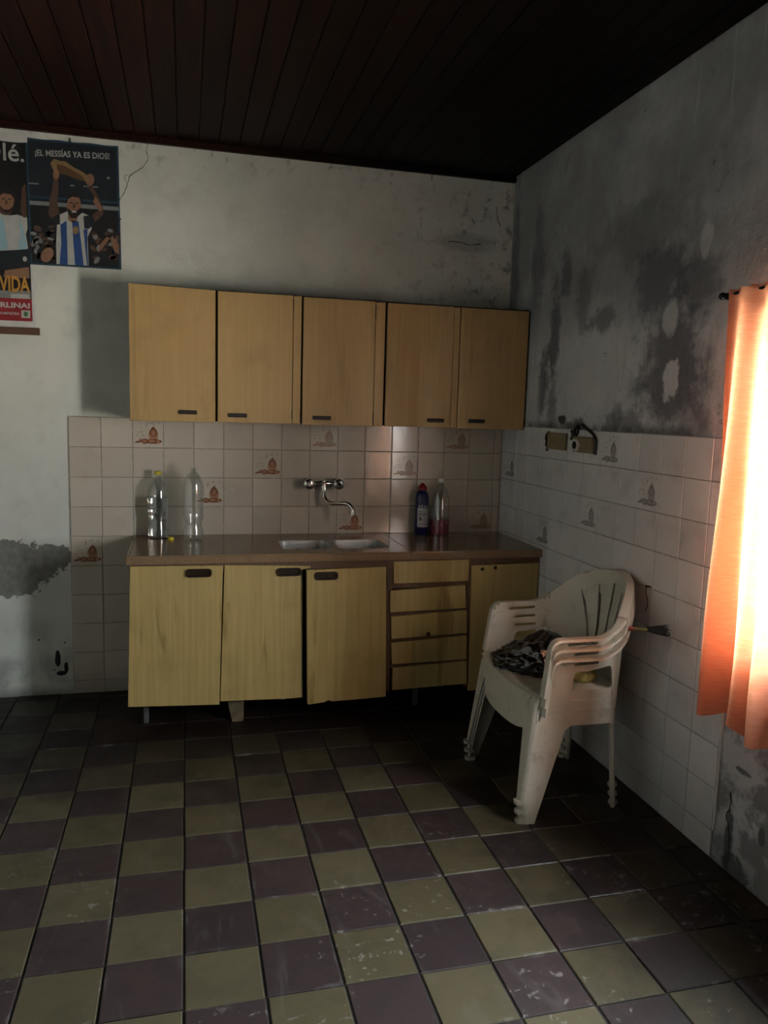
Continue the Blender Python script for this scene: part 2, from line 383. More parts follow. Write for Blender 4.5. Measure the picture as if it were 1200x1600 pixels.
def smoothpts(pts, n=8):
    P = [Vector(p) for p in pts]; out = []
    for i in range(len(P)-1):
        p0, p1, p2, p3 = P[max(i-1, 0)], P[i], P[i+1], P[min(i+2, len(P)-1)]
        for k in range(n):
            t = k/n; out.append(.5*((2*p1)+(-p0+p2)*t+(2*p0-5*p1+4*p2-p3)*t*t+(-p0+3*p1-3*p2+p3)*t**3))
    return out+[P[-1]]
def fill2d(loops):
    """triangulated flat mesh (x, y) of an outline with holes"""
    cu = bpy.data.curves.new('tmp', 'CURVE'); cu.dimensions = '2D'; cu.fill_mode = 'BOTH'
    for L in loops:
        s = cu.splines.new('POLY'); s.points.add(len(L)-1); s.use_cyclic_u = True
        for p, q in zip(s.points, L): p.co = (q[0], q[1], 0, 1)
    ob = bpy.data.objects.new('tmp', cu); me = bpy.data.meshes.new_from_object(ob)
    bm = bmesh.new(); bm.from_mesh(me)
    bpy.data.objects.remove(ob); bpy.data.curves.remove(cu); bpy.data.meshes.remove(me)
    bmesh.ops.remove_doubles(bm, verts=bm.verts[:], dist=1e-6)
    return bm
def rounded(pts, r, n=5):
    """round the corners of a closed outline"""
    out = []; N = len(pts)
    for i in range(N):
        p = Vector(pts[i]); a = Vector(pts[i-1]); b = Vector(pts[(i+1) % N])
        ri = r[i] if isinstance(r, (list, tuple)) else r
        if ri <= 0: out.append(tuple(p)); continue
        d1 = (a-p); d2 = (b-p); q = min(ri, d1.length*.45, d2.length*.45)
        s = p+d1.normalized()*q; e = p+d2.normalized()*q
        for k in range(n+1):
            t = k/n; out.append(tuple((1-t)**2*s+2*t*(1-t)*p+t*t*e))
    return out
def tag(o, label, cat, group=None, kind=None):
    o['label'] = label; o['category'] = cat
    if group: o['group'] = group
    if kind: o['kind'] = kind
    return o
def thing(name, loc, label, cat, group=None):
    e = bpy.data.objects.new(name, None); COL.objects.link(e); e.location = loc; e.empty_display_size = .05
    return tag(e, label, cat, group)
def struct(o, label, cat): o['kind'] = 'structure'; o['label'] = label; o['category'] = cat; return o

# ------------------------------------------------------------------ the setting
# floor
fl = struct(bxo('floor', (XL, 0, YR, 0, -.12, -.005), M['grout']), 'tiled checker floor of worn yellow and maroon tiles', 'floor')
FS = .2*1.0166; FX, FY, FR = -1.75071, -2.31263, .00498
def tile_mesh(name, w, d, h, bv=.003):
    bm = bmesh.new(); box(bm, -w/2, w/2, -d/2, d/2, -h, 0)
    e = [x for x in bm.edges if all(v.co.z > -1e-6 for v in x.verts)]
    bmesh.ops.bevel(bm, geom=e, offset=bv, segments=1, affect='EDGES')
    me = bpy.data.meshes.new(name); bm.to_mesh(me); bm.free(); return me
GX, GY = .0060, .0030
fmesh = {}
def floor_cell(i, j):
    """rectangle of a floor cell, clipped to the room"""
    x0, x1 = FX+i*FS, FX+(i+1)*FS; y0, y1 = FY+j*FS, FY+(j+1)*FS
    return max(x0, XL), min(x1, 0), max(y0, YR), min(y1, 0)
rest = bmesh.new()
for i in range(-11, 10):
    for j in range(-17, 12):
        x0, x1, y0, y1 = floor_cell(i, j)
        if x1-x0 < .015 or y1-y0 < .015: continue
        red = i >= -2 and j >= 8
        kind = 'bro' if red else ('yel' if (i+j) % 2 == 0 else 'mar')
        cx, cy = (x0+x1)/2, (y0+y1)/2
        near = -6 <= i and -3 <= j
        if not near:
            vs = [rest.verts.new(v) for v in ((x0+GX/2, y0+GY/2, 0), (x1-GX/2, y0+GY/2, 0), (x1-GX/2, y1-GY/2, 0), (x0+GX/2, y1-GY/2, 0))]
            lo = [rest.verts.new((v.co.x, v.co.y, -.006)) for v in vs]
            fs = [rest.faces.new(vs)]+[rest.faces.new((vs[k], lo[k], lo[(k+1) % 4], vs[(k+1) % 4])) for k in range(4)]
            for f in fs: f.material_index = 0 if kind == 'yel' else 1
            continue
        w, d = round(x1-x0-GX, 4), round(y1-y0-GY, 4)
        key = (kind, w, d)
        if key not in fmesh:
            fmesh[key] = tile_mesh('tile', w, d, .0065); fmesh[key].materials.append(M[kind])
        o = bpy.data.objects.new('tile', fmesh[key]); COL.objects.link(o); o.parent = fl
        dx = 0 if (x1-x0) < FS-.01 else random.uniform(-.0008, .0008)
        jy = 0 if (y1-y0) < FS-.01 or red else ((i*7) % 5-2)*.0012
        o.location = (cx+dx, cy+jy, random.uniform(-.0012, .0008))
        o.rotation_euler = (random.uniform(-.003, .003), random.uniform(-.003, .003), random.uniform(-.004, .004))
me = bpy.data.meshes.new('tile_field'); rest.to_mesh(me); rest.free(); me.materials.append(M['yel']); me.materials.append(M['mar'])
tf = bpy.data.objects.new('tile_field', me); COL.objects.link(tf); tf.parent = fl; tf['kind'] = 'stuff'

# walls
wb = struct(bxo('wall_back', (XL-.2, .2, 0, .2, -.12, H+.12), M['back']), 'off-white plaster back wall with a flaked cement patch and half-tiled', 'wall')
bm = bmesh.new()
for e in ((0, .2, WY1, 0, -.12, H+.12), (0, .2, YR, WY0, -.12, H+.12), (0, .2, WY0, WY1, -.12, WZ0), (0, .2, WY0, WY1, WZ1, H+.12)): box(bm, *e)
wr = struct(bmobj('wall_right', bm, M['right']), 'mouldy grey plaster wall on the right with the curtained window', 'wall')
struct(bxo('wall_left', (XL-.2, XL, YR, 0, -.12, H+.12), M['wall']), 'plain plaster wall on the left out of view', 'wall')
struct(bxo('wall_rear', (XL-.2, .2, YR-.2, YR, -.12, H+.12), M['wallr']), 'plain plaster wall behind the viewer', 'wall')

# ceiling boards
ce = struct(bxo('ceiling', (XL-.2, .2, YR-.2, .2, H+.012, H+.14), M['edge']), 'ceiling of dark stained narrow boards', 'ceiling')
PW = .0985
bm = bmesh.new(); prism(bm, [(-PW/2+.0015, .012), (-PW/2+.0015, .003), (-PW/2+.005, 0), (PW/2-.005, 0), (PW/2-.0015, .003), (PW/2-.0015, .012)], YR, 0)
bmesh.ops.recalc_face_normals(bm, faces=bm.faces[:])
pm = bpy.data.meshes.new('board'); bm.to_mesh(pm); bm.free(); pm.materials.append(M['ceil'])
k = 0
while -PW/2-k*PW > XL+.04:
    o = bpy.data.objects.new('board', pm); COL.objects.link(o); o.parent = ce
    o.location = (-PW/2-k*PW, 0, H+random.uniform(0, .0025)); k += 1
bm = bmesh.new(); prism(bm, [(0, 0), (1, 0), (1, .028), (0, .028)], -.022, 0)
for v in bm.verts: v.co.x = XL+v.co.x*(-XL)
o = bmobj('trim_1', bm, M['ceil']); o.location = (0, 0, H-.028); struct(o, 'thin dark wooden trim between back wall and ceiling', 'trim')

# wall tiles, motif
def ell(bm, cx, cy, rx, ry, n=14, z=0, a=0):
    ca, sa = math.cos(a), math.sin(a)
    bm.faces.new([bm.verts.new((cx+rx*math.cos(t)*ca-ry*math.sin(t)*sa, cy+rx*math.cos(t)*sa+ry*math.sin(t)*ca, z)) for t in [2*math.pi*k/n for k in range(n)]])
def motif_mesh(mats):
    bm = bmesh.new(); idx = []
    def E(m, *a, **k):
        n0 = len(bm.faces); ell(bm, *a, **k); bm.faces.ensure_lookup_table(); bm.faces[n0].material_index = m
    z = 0
    E(1, .022, -.008, .020, .026, z=.0002); E(0, .022, .004, .015, .018, z=.0003); E(1, .022, .002, .009, .012, z=.0004); E(0, .022, .022, .006, .004, z=.0005)
    E(0, .022, -.034, .034, .010, z=.0003); E(1, .016, -.033, .014, .006, z=.0005); E(1, .040, -.034, .008, .006, z=.0006)
    E(0, -.012, -.034, .014, .011, z=.00045); E(1, -.012, -.034, .009, .007, z=.0006); E(0, -.036, -.036, .016, .004, z=.0005, a=.2); E(1, -.030, -.028, .006, .005, z=.0006)
    rnd = random.Random(3)
    for k in range(16):
        x, y = rnd.uniform(-.05, .05), rnd.uniform(-.01, .05)
        if abs(x-.022) < .02 and y < .03: continue
        E(2, x, y, .0045, .0022, n=8, z=.0002, a=rnd.uniform(0, 3))
    me = bpy.data.meshes.new('motif'); bm.to_mesh(me); bm.free()
    for m in mats: me.materials.append(m)
    return me
mot_b = motif_mesh([M['brn1'], M['brn2'], M['brn3']]); mot_r = motif_mesh([M['gr1'], M['gr2'], M['gr2']])
mf = motif_mesh([M['brn2'], M['brn3'], M['brn3']])
tmesh = {}
def wall_tile(parent, cx, cz, w, h, mat, side, motif=None):
    key = (mat.name, round(w, 4), round(h, 4))
    if key not in tmesh:
        tmesh[key] = tile_mesh('tile', w, h, .006, .0022); tmesh[key].materials.append(mat)
    o = bpy.data.objects.new('tile', tmesh[key]); COL.objects.link(o); o.parent = parent
    j = .004
    if side == 'b': o.location = (cx, -.0065+random.uniform(-.0006, .0004), cz); o.rotation_euler = (math.pi/2+random.uniform(-j, j), random.uniform(-j, j)*.3, random.uniform(-j, j))
    else: o.location = (-.0065+random.uniform(-.0006, .0004), cx, cz); o.rotation_euler = (math.pi/2+random.uniform(-j, j)*.3, 0, -math.pi/2+random.uniform(-j, j))
    if motif:
        q = bpy.data.objects.new('motif', motif); COL.objects.link(q); q.parent = o; q.location = (0, 0, .0003); q.scale = (1.22, 1.22, 1)
WT = .15; WX0 = -2.29936; WTOP = 1.4163
bxo('tile_bed', (WX0-.002, 0, -.0042, 0, 0, WTOP+.001), M['wgrout'], wb)
deco = {(2, 0): 0, (6, 1): 0, (4, 2): 0, (8, 0): 1, (11, 1): 1, (9, 3): 0, (13, 0): 1, (14, 3): 1, (0, 4): 0}
for i in range(16):
    for j in range(10):
        if j > 5 and i > 2: continue
        x0, x1 = WX0+i*WT, min(WX0+(i+1)*WT, -.006); z1, z0 = WTOP-j*WT, max(WTOP-(j+1)*WT, 0.0)
        if x1-x0 < .02 or z1-z0 < .02: continue
        d = deco.get((i, j))
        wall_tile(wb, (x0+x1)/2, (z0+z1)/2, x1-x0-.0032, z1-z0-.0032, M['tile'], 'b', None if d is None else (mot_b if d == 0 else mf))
RT = .148; RY = -1.39179; RTOP = 1.4262
bxo('tile_bed', (-.0042, 0, RY-4*RT-.003, 0, 0, RTOP+.001), M['wgrout2'], wr)
decr = {(-9, 1), (-2, 0), (0, 1), (-3, 2), (-6, 3)}
for i in range(-10, 4):
    for j in range(10):
        y1, y0 = min(RY-i*RT, -.007), RY-(i+1)*RT; z1, z0 = RTOP-j*RT, max(RTOP-(j+1)*RT, 0)
        if y1-y0 < .02 or z1-z0 < .02: continue
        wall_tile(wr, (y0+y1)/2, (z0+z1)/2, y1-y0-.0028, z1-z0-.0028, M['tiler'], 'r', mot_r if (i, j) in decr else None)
# white plaster bead down the free edge of the right-hand tiles, and cracks
bm = bmesh.new(); pts = [(-.004, RY-4*RT-.008+random.uniform(-.002, .002), .10+k*.055) for k in range(25)]
tube(bm, pts, [.006+random.uniform(-.002, .003) for _ in pts], 6)
bmobj('plaster_bead', bm, M['white'], wr)
def crack(pts, parent, side, w=.0022):
    bm = bmesh.new(); P = smoothpts([(a, b, 0) for a, b in pts], 4); vs = []
    for k, p in enumerate(P):
        d = (P[min(k+1, len(P)-1)]-P[max(k-1, 0)]).normalized(); n = Vector((-d.y, d.x, 0)); ww = w*random.uniform(.35, 1)
        q = p+n*random.uniform(-.003, .003)
        pr = []
        for s in (-1, 1):
            r = q+n*ww*s*.5
            pr.append(bm.verts.new((r.x, -.0006, r.y) if side == 'b' else (-.0006, r.x, r.y)))
        vs.append(pr)
    for a, b in zip(vs, vs[1:]): bm.faces.new((a[0], a[1], b[1], b[0]))
    bmobj('crack', bm, M['crack'], parent)
crack([(-1.914, 2.755), (-1.917, 2.70), (-1.912, 2.66), (-1.94, 2.62), (-1.985, 2.585), (-2.005, 2.55), (-2.02, 2.50), (-2.045, 2.46)], wb, 'b', .004)
crack([(-1.985, 2.585), (-2.02, 2.57), (-2.01, 2.54)], wb, 'b', .0025)
crack([(-.37, 2.396), (-.31, 2.40), (-.25, 2.39), (-.179, 2.40)], wb, 'b', .006)
crack([(-.10, 2.60), (-.09, 2.53), (-.07, 2.50)], wb, 'b', .005)
crack([(-.24, 2.53), (-.225, 2.50)], wb, 'b', .006)
crack([(-.70, 2.675), (-.695, 2.66)], wb, 'b', .007)
crack([(-.49, 2.745), (-.47, 2.73), (-.475, 2.70)], wb, 'b', .006)
crack([(-2.052, .27), (-2.06, .22), (-2.047, .18), (-2.065, .13), (-2.07, .07)], wr, 'r', .012)
crack([(-.64, 2.70), (-.61, 2.66), (-.60, 2.63)], wr, 'r', .006)

# window in the right wall
w1 = bmesh.new(); d = .05; xf = .10
for e in ((xf, xf+.06, WY0, WY0+d, WZ0, WZ1), (xf, xf+.06, WY1-d, WY1, WZ0, WZ1), (xf, xf+.06, WY0+d, WY1-d, WZ0, WZ0+d), (xf, xf+.06, WY0+d, WY1-d, WZ1-d, WZ1), (xf, xf+.06, (WY0+WY1)/2-.03, (WY0+WY1)/2+.03, WZ0+d, WZ1-d)): box(w1, *e)
w1o = struct(bmobj('window_1', w1, M['frame']), 'two-light window behind the salmon curtain', 'window')
for a, b in ((WY0+d, (WY0+WY1)/2-.03), ((WY0+WY1)/2+.03, WY1-d)):
    bm = bmesh.new(); vs = [bm.verts.new(v) for v in ((xf+.03, a, WZ0+d), (xf+.03, b, WZ0+d), (xf+.03, b, WZ1-d), (xf+.03, a, WZ1-d))]; bm.faces.new(vs)
    bmobj('pane', bm, M['pane'], w1o)
bxo('window_sill', (-.062, .2, WY0-.02, WY1+.02, WZ0-.025, WZ0), M['frame'], w1o, .004)
g = bxo('ground', (.2, 40, -30, 30, -.5, -.15), M['conc']); struct(g, 'pale concrete yard outside the window', 'ground')

# ------------------------------------------------------------------ curtain and rod
RODX, RODZ = -.10, 1.872
cr = thing('curtain_rod', (RODX, -1.95, RODZ), 'black metal curtain rod above the window', 'curtain rod')
bm = bmesh.new(); tube(bm, [(RODX, -1.945, RODZ), (RODX, -3.35, RODZ)], .007, 12); bmobj('rod', bm, M['rod'], cr, True, 40)
bm = bmesh.new(); lathe(bm, [(0, 0), (.010, .002), (.012, .010), (.009, .018), (0, .02)], 14); bmesh.ops.rotate(bm, verts=bm.verts[:], matrix=Matrix.Rotation(-math.pi/2, 3, 'X')); bmesh.ops.translate(bm, verts=bm.verts[:], vec=(RODX, -1.95, RODZ)); bmobj('finial', bm, M['rod'], cr, True)
for yy in (-1.965, -3.3):
    bm = bmesh.new(); box(bm, RODX-.004, .0, yy-.006, yy+.006, RODZ-.014, RODZ-.006); box(bm, -.006, 0, yy-.012, yy+.012, RODZ-.035, RODZ+.02); bmobj('bracket', bm, M['rod'], cr)
cb = bmesh.new(); NU, NV = 110, 60; grid = []
CY0, CY1, CZ0, CZ1 = -1.985, -2.35, .585, 1.888
for a in range(NU+1):
    u = a/NU; row = []
    for b in range(NV+1):
        v = b/NV                                     # 0 top, 1 hem
        fold = math.sin(u*2*math.pi*3.3+.6*math.sin(v*3))*(.010+.030*v)+math.sin(u*2*math.pi*2.1+1.0+v)*.02*v
        yy = CY0+(CY1-CY0)*u - .025*v*(1-u)+.006*math.sin(9*v+u*7)*v
        hem = .006*math.sin(u*31)+.012*math.sin(u*11)
        zz = CZ1+(CZ0-CZ1)*v - (.05*u+hem)*v - .006*abs(math.sin(u*2*math.pi*3.3))*(1-v)
        xx = RODX-.011+fold*(1 if v > .03 else .6)-.012*v
        row.append(cb.verts.new((min(xx, -.022), yy, zz)))
    grid.append(row)
for a in range(NU):
    for b in range(NV): cb.faces.new((grid[a][b], grid[a+1][b], grid[a+1][b+1], grid[a][b+1]))
co = bmobj('curtain', cb, M['curtain'], None, True); tag(co, 'thin salmon-red curtain hanging over the bright window', 'curtain')

# ------------------------------------------------------------------ wall cabinet
UX0, UX1, UZ0, UZ1, UY = -1.990, -.012, 1.411, 2.027, -.30
wc = thing('wall_cabinet', ((UX0+UX1)/2, -.15, UZ0), 'long tan laminate wall cabinet with five doors above the tiles', 'cabinet')
bm = bmesh.new()
box(bm, UX0, UX0+.016, UY+.019, -.008, UZ0, UZ1); box(bm, UX1-.016, UX1, UY+.019, -.008, UZ0, UZ1)
box(bm, UX0+.016, UX1-.016, UY+.019, -.008, UZ0+.002, UZ0+.018); box(bm, UX0+.016, UX1-.016, UY+.019, -.008, UZ1-.018, UZ1-.002)
box(bm, UX0+.016, UX1-.016, -.016, -.008, UZ0+.018, UZ1-.018)
for xx in (-1.597, -1.192, -.774, -.385): box(bm, xx-.008, xx+.008, UY+.022, -.016, UZ0+.018, UZ1-.018)
bmobj('body', bm, M['edge'], wc)
def pull(outline, y, h, rim, depth):
    bm = bmesh.new(); prism(bm, outline, y-h, y+.001); bmesh.ops.recalc_face_normals(bm, faces=bm.faces[:])
    f = min(bm.faces, key=lambda q: q.calc_center_median().y)
    bmesh.ops.inset_region(bm, faces=[f], thickness=rim, depth=0); bmesh.ops.inset_region(bm, faces=[f], thickness=.0015, depth=-depth)
    return bm
def panel(name, pts, y, th, mat, parent, bv=.0018):
    bm = bmesh.new(); prism(bm, pts, y, y+th)
    e = [x for x in bm.edges if all(abs(v.co.y-y) < 1e-6 for v in x.verts)]
    if bv: bmesh.ops.bevel(bm, geom=e, offset=bv, segments=1, affect='EDGES')
    return bmobj(name, bm, mat, parent)
seams = [(UX0, -1.602, 0), (-1.591, -1.196, .040), (-1.186, -.779, .050), (-.768, -.387, .035), (-.383, UX1, 0)]
hx = [(-1.774, -1.687, 1.453), (-1.544, -1.453, 1.4445), (-1.136, -1.043, 1.443), (-.547, -.457, 1.445), (-.322, -.233, 1.447)]
tops = [(2.029, 2.022), (2.020, 2.022), (2.019, 2.018), (2.015, 2.017), (2.017, 2.018)]
for k, (a, b, st) in enumerate(seams):
    t0, t1 = tops[k]; bx = b-st; zb = UZ0-.003+(.002 if k % 2 else 0)
    dtop = t0+(t1-t0)*((bx-a)/(b-a))
    dr = panel('door', [(a, zb), (bx-(.0012 if st else 0), zb), (bx-(.0012 if st else 0), dtop), (a, t0)], UY-(.003 if k == 3 else 0), .019, M['lamu'], wc)
    if st: panel('stile', [(bx+.0012, zb+.001), (b, zb+.001), (b, t1), (bx+.0012, dtop-.003)], UY+.001, .018, M['lamu'], wc)
    h0, h1, hz = hx[k]; hm = (h0+h1)/2
    yy = UY-(.003 if k == 3 else 0)
    bm = pull(rounded([(h0, hz-.010), (h1, hz-.010), (h1, hz+.010), (h0, hz+.010)], .006), yy, .004, .004, .003)
    hd = bmobj('handle', bm, M['edge'], dr); hd.matrix_parent_inverse = Matrix.Translation(-wc.location) @ Matrix.Identity(4)
    hd.matrix_parent_inverse = (Matrix.Translation(wc.location) @ dr.matrix_parent_inverse).inverted()
    if k in (1, 2):
        for z0, z1 in ((1.955, 2.002), (1.435, 1.475)): bxo('hinge', (bx-.0022, bx+.0022, UY-.0015, UY+.004, z0-(.02 if k == 2 else 0), z1), M['edge'], wc)
def sub(o, parent):            # a sub-part whose mesh is in world space, under a part whose mesh is too
    o.parent = parent; o.matrix_parent_inverse = (Matrix.Translation(parent.parent.location) @ parent.matrix_parent_inverse).inverted(); return o

# ------------------------------------------------------------------ base cabinet
BX0, BX1, BYF = -1.985, -.006, -.57
bc = thing('base_cabinet', ((BX0+BX1)/2, -.28, 0), 'battered pale yellow base cabinet with crooked doors and five drawers', 'cabinet')
bm = bmesh.new(); BY = BYF+.02; BZ0, BZ1 = .13, .776
box(bm, BX0, BX0+.016, BY, -.01, BZ0, BZ1); box(bm, BX1-.016, BX1, BY, -.01, BZ0-.03, BZ1)
box(bm, BX0+.016, BX1-.016, BY+.01, -.01, BZ0, BZ0+.016); box(bm, BX0+.016, BX1-.016, -.022, -.01, BZ0+.016, BZ1)
for xx in (-1.19, -.79, -.378): box(bm, xx-.008, xx+.008, BY, -.022, BZ0+.016, BZ1)
bmobj('body', bm, M['edge'], bc)
bm = bmesh.new()
box(bm, BX0+.002, BX1-.002, BYF+.004, BY, .742, .7785); box(bm, -.806, -.774, BYF+.004, BY, .12, .742); box(bm, -.392, -.364, BYF+.004, BY, .12, .742)
for zz in (.650, .512, .386, .254): box(bm, -.774, -.392, BYF+.010, BY, zz-.014, zz+.010)
bmobj('face_frame', bm, M['brown'], bc)
def cup_pull(x0, x1, z, y, parent, mat, tilt=0):
    bm = pull(rounded([(x0, z-.019), (x1, z-.019), (x1, z+.019), (x0, z+.019)], .017, 7), y, .009, .007, .007)
    o = bmobj('handle', bm, mat, bc); return sub(o, parent)
d1 = panel('door', [(-1.997, .124), (-1.592, .108), (-1.577, .767), (-1.981, .771)], BYF-.002, .019, M['laml'], bc)
cup_pull(-1.742, -1.627, .7355, BYF-.002, d1, M['bronze'])
d2 = panel('door', [(-1.588, .123), (-1.44, .121), (-1.305, .119), (-1.295, .112), (-1.285, .119), (-1.202, .117), (-1.214, .742), (-1.175, .746), (-1.175, .756), (-1.571, .768)], BYF, .019, M['laml'], bc)
cup_pull(-1.334, -1.219, .7305, BYF, d2, M['bronze'])
Y3 = BYF-.038
d3 = panel('door', [(-1.185, .104), (-1.183, .095), (-1.175, .097), (-1.10, .102), (-1.092, .110), (-1.08, .112), (-1.068, .103), (-1.05, .104), (-.9, .107), (-.802, .110), (-.819, .752), (-1.199, .744)], Y3, .019, M['laml'], bc)
cup_pull(-1.160, -1.052, .716, Y3, d3, M['bronze'])
for zz in (.68, .19): sub(bxo('hinge', (-.826, -.806, Y3+.019, BYF+.006, zz-.02, zz+.02), M['edge'], bc), d3)
d4 = panel('door', [(-.361, .097), (-.012, .110), (-.012, .747), (-.374, .740)], BYF, .019, M['laml'], bc)
for xx in (-.317, -.248):
    bm = bmesh.new(); lathe(bm, [(0, -.001), (.008, -.001), (.009, .004), (.005, .010), (0, .011)], 12)
    bmesh.ops.rotate(bm, verts=bm.verts[:], matrix=Matrix.Rotation(math.pi/2, 3, 'X')); bmesh.ops.translate(bm, verts=bm.verts[:], vec=(xx, BYF, .722+(.006 if xx > -.3 else 0)))
    sub(bmobj('handle_stub', bm, M['bronze'], bc), d4)
drs = [[(-.770, .660), (-.387, .663), (-.386, .772), (-.773, .768)], [(-.785, .519), (-.394, .527), (-.402, .644), (-.788, .626)],
       [(-.774, .386), (-.384, .399), (-.390, .517), (-.778, .496)], [(-.767, .258), (-.380, .264), (-.384, .386), (-.774, .365)], [(-.760, .127), (-.374, .137), (-.378, .254), (-.763, .238)]]
for k, q in enumerate(drs):
    if k == 2: q = [q[0], (-.598, .392), (-.594, .412), (-.584, .418), (-.574, .410), (-.570, .393), q[1], q[2], q[3]]
    dd = panel('drawer', q, BYF-.004+(.004 if k == 0 else 0), .018, M['laml'], bc)
    bm = bmesh.new(); zz0 = q[0][1]; zt = min(q[-1][1], q[-2][1])
    box(bm, -.765, -.40, BYF+.016, -.09, zz0+.022, zt-.022); sub(bmobj('drawer_box', bm, M['inside'], bc), dd)
for nm, ex, mt in (('leg', (-1.935, -1.912, -.47, -.445, 0, BZ0), 'pipe'), ('leg', (-.62, -.597, -.47, -.445, 0, BZ0), 'pipe'), ('leg', (-.06, -.037, -.47, -.445, 0, BZ0), 'pipe'), ('leg', (-1.93, -1.907, -.08, -.055, 0, BZ0), 'pipe'), ('leg', (-.06, -.037, -.08, -.055, 0, BZ0), 'pipe')):
    bxo(nm, ex, M[mt], bc, .003)
bm = bmesh.new(); prism(bm, [(-1.53, 0), (-1.478, 0), (-1.475, BZ0), (-1.555, BZ0), (-1.545, .07)], -.52, -.47); o = bmobj('wooden_prop', bm, M['wood'], bc)

# ------------------------------------------------------------------ counter, sink
CZ = .819; CYF = -.592
def rect(x0, x1, y0, y1): return [(x0, y0), (x1, y0), (x1, y1), (x0, y1)]
S1 = (-1.292, -1.045, -.475, -.215); S2 = (-1.02, -.765, -.475, -.215)
bm = fill2d([rect(-1.994, -.004, CYF, -.0085), rounded(rect(*S1), .045, 6), rounded(rect(*S2), .045, 6)])
for v in bm.verts: v.co.z = CZ
r = bmesh.ops.extrude_face_region(bm, geom=bm.faces[:]); bmesh.ops.translate(bm, verts=[v for v in r['geom'] if isinstance(v, bmesh.types.BMVert)], vec=(0, 0, -.038))
bmesh.ops.recalc_face_normals(bm, faces=bm.faces[:])
e = [x for x in bm.edges if all(v.co.z > CZ-1e-5 and v.co.y < CYF+1e-4 for v in x.verts)]
bmesh.ops.bevel(bm, geom=e, offset=.006, segments=2, affect='EDGES')
ct = bmobj('countertop', bm, M['counter']); tag(ct, 'polished brown stone countertop with a sink cutout', 'countertop')
bm = bmesh.new(); box(bm, -.6905, -.6885, CYF-.0005, -.009, CZ-.02, CZ+.0004); bmobj('joint', bm, M['edge'], ct)
bm = bmesh.new(); box(bm, -1.994, -1.984, CYF+.01, -.01, CZ-.001, CZ+.004); bevel(bm, .002, 1); bmobj('end_lip', bm, M['counter'], ct)
sk = thing('sink', (-1.03, -.345, CZ-.16), 'stainless steel double bowl sink set into the countertop', 'sink')
for S in (S1, S2):
    L = [Vector((a, b, 0)) for a, b in rounded(rect(*S), .045, 6)]; c = Vector(((S[0]+S[1])/2, (S[2]+S[3])/2, 0))
    bm = bmesh.new(); rings = []
    for sc, z in ((.997, .0002), (.985, -.003), (.975, -.012), (.96, -.05), (.93, -.13), (.86, -.155), (.3, -.16), (.13, -.163)):
        rings.append([bm.verts.new((c.x+(p.x-c.x)*sc, c.y+(p.y-c.y)*sc, CZ+z-.001)) for p in L])
    for a, b in zip(rings, rings[1:]):
        for k in range(len(L)): bm.faces.new((a[k], a[(k+1) % len(L)], b[(k+1) % len(L)], b[k]))
    bm.faces.new(rings[-1]); bw = bmobj('bowl', bm, M['steel'], sk, True, 45)
    bm = bmesh.new(); lathe(bm, [(0, .002), (.014, .002), (.018, .004), (.022, .002), (.022, 0), (0, 0)], 18, (c.x, c.y, CZ-.163)); sub(bmobj('drain', bm, M['chrome'], sk, True), bw)

# ------------------------------------------------------------------ tap
tp = thing('tap', (-1.03, 0, 1.09), 'chrome wall-mounted two-handle kitchen tap with swan spout', 'tap')
TZ = 1.096
bm = bmesh.new()
tube(bm, [(-1.113, -.055, TZ-.004), (-1.06, -.055, TZ), (-1.03, -.055, TZ), (-1.0, -.055, TZ), (-.955, -.055, TZ)], [.012, .013, .019, .013, .012], 14)
tube(bm, [(-1.03, -.055, TZ+.012), (-1.03, -.058, TZ-.02), (-1.028, -.062, TZ-.045)], [.016, .017, .012], 14); bmobj('body', bm, M['chrome'], tp, True, 40)
for xx in (-1.113, -.955):
    bm = bmesh.new(); tube(bm, [(xx, -.0068, TZ), (xx, -.012, TZ), (xx, -.014, TZ), (xx, -.06, TZ)], [.026, .025, .014, .013], 16); bmobj('union', bm, M['chrome'], tp, True, 40)
    bm = bmesh.new(); tube(bm, [(xx, -.062, TZ), (xx, -.070, TZ), (xx, -.090, TZ), (xx, -.104, TZ), (xx, -.110, TZ)], [.018, .028, .031, .028, .016], 10); hd = bmobj('handle', bm, M['chrome'], tp, True, 30)
    bm = bmesh.new(); lathe(bm, [(0, .004), (.009, .003), (.011, 0), (0, 0)], 14); bmesh.ops.rotate(bm, verts=bm.verts[:], matrix=Matrix.Rotation(math.pi/2, 3, 'X')); bmesh.ops.translate(bm, verts=bm.verts[:], vec=(xx, -.1095, TZ)); sub(bmobj('button', bm, M['wcap'] if xx < -1 else M['hole'], tp, True), hd)
bm = bmesh.new(); tube(bm, smoothpts([(-1.028, -.062, TZ-.04), (-1.026, -.075, TZ-.075), (-1.005, -.11, TZ-.098), (-.97, -.16, TZ-.094), (-.93, -.20, TZ-.092), (-.908, -.215, TZ-.115), (-.905, -.218, TZ-.14)], 8), .0115, 12); bmobj('spout', bm, M['chrome'], tp, True, 60)
bm = bmesh.new(); tube(bm, [(-.905, -.218, TZ-.132), (-.905, -.218, TZ-.148)], .0125, 12); bmobj('nozzle', bm, M['chrome'], tp, True, 40)

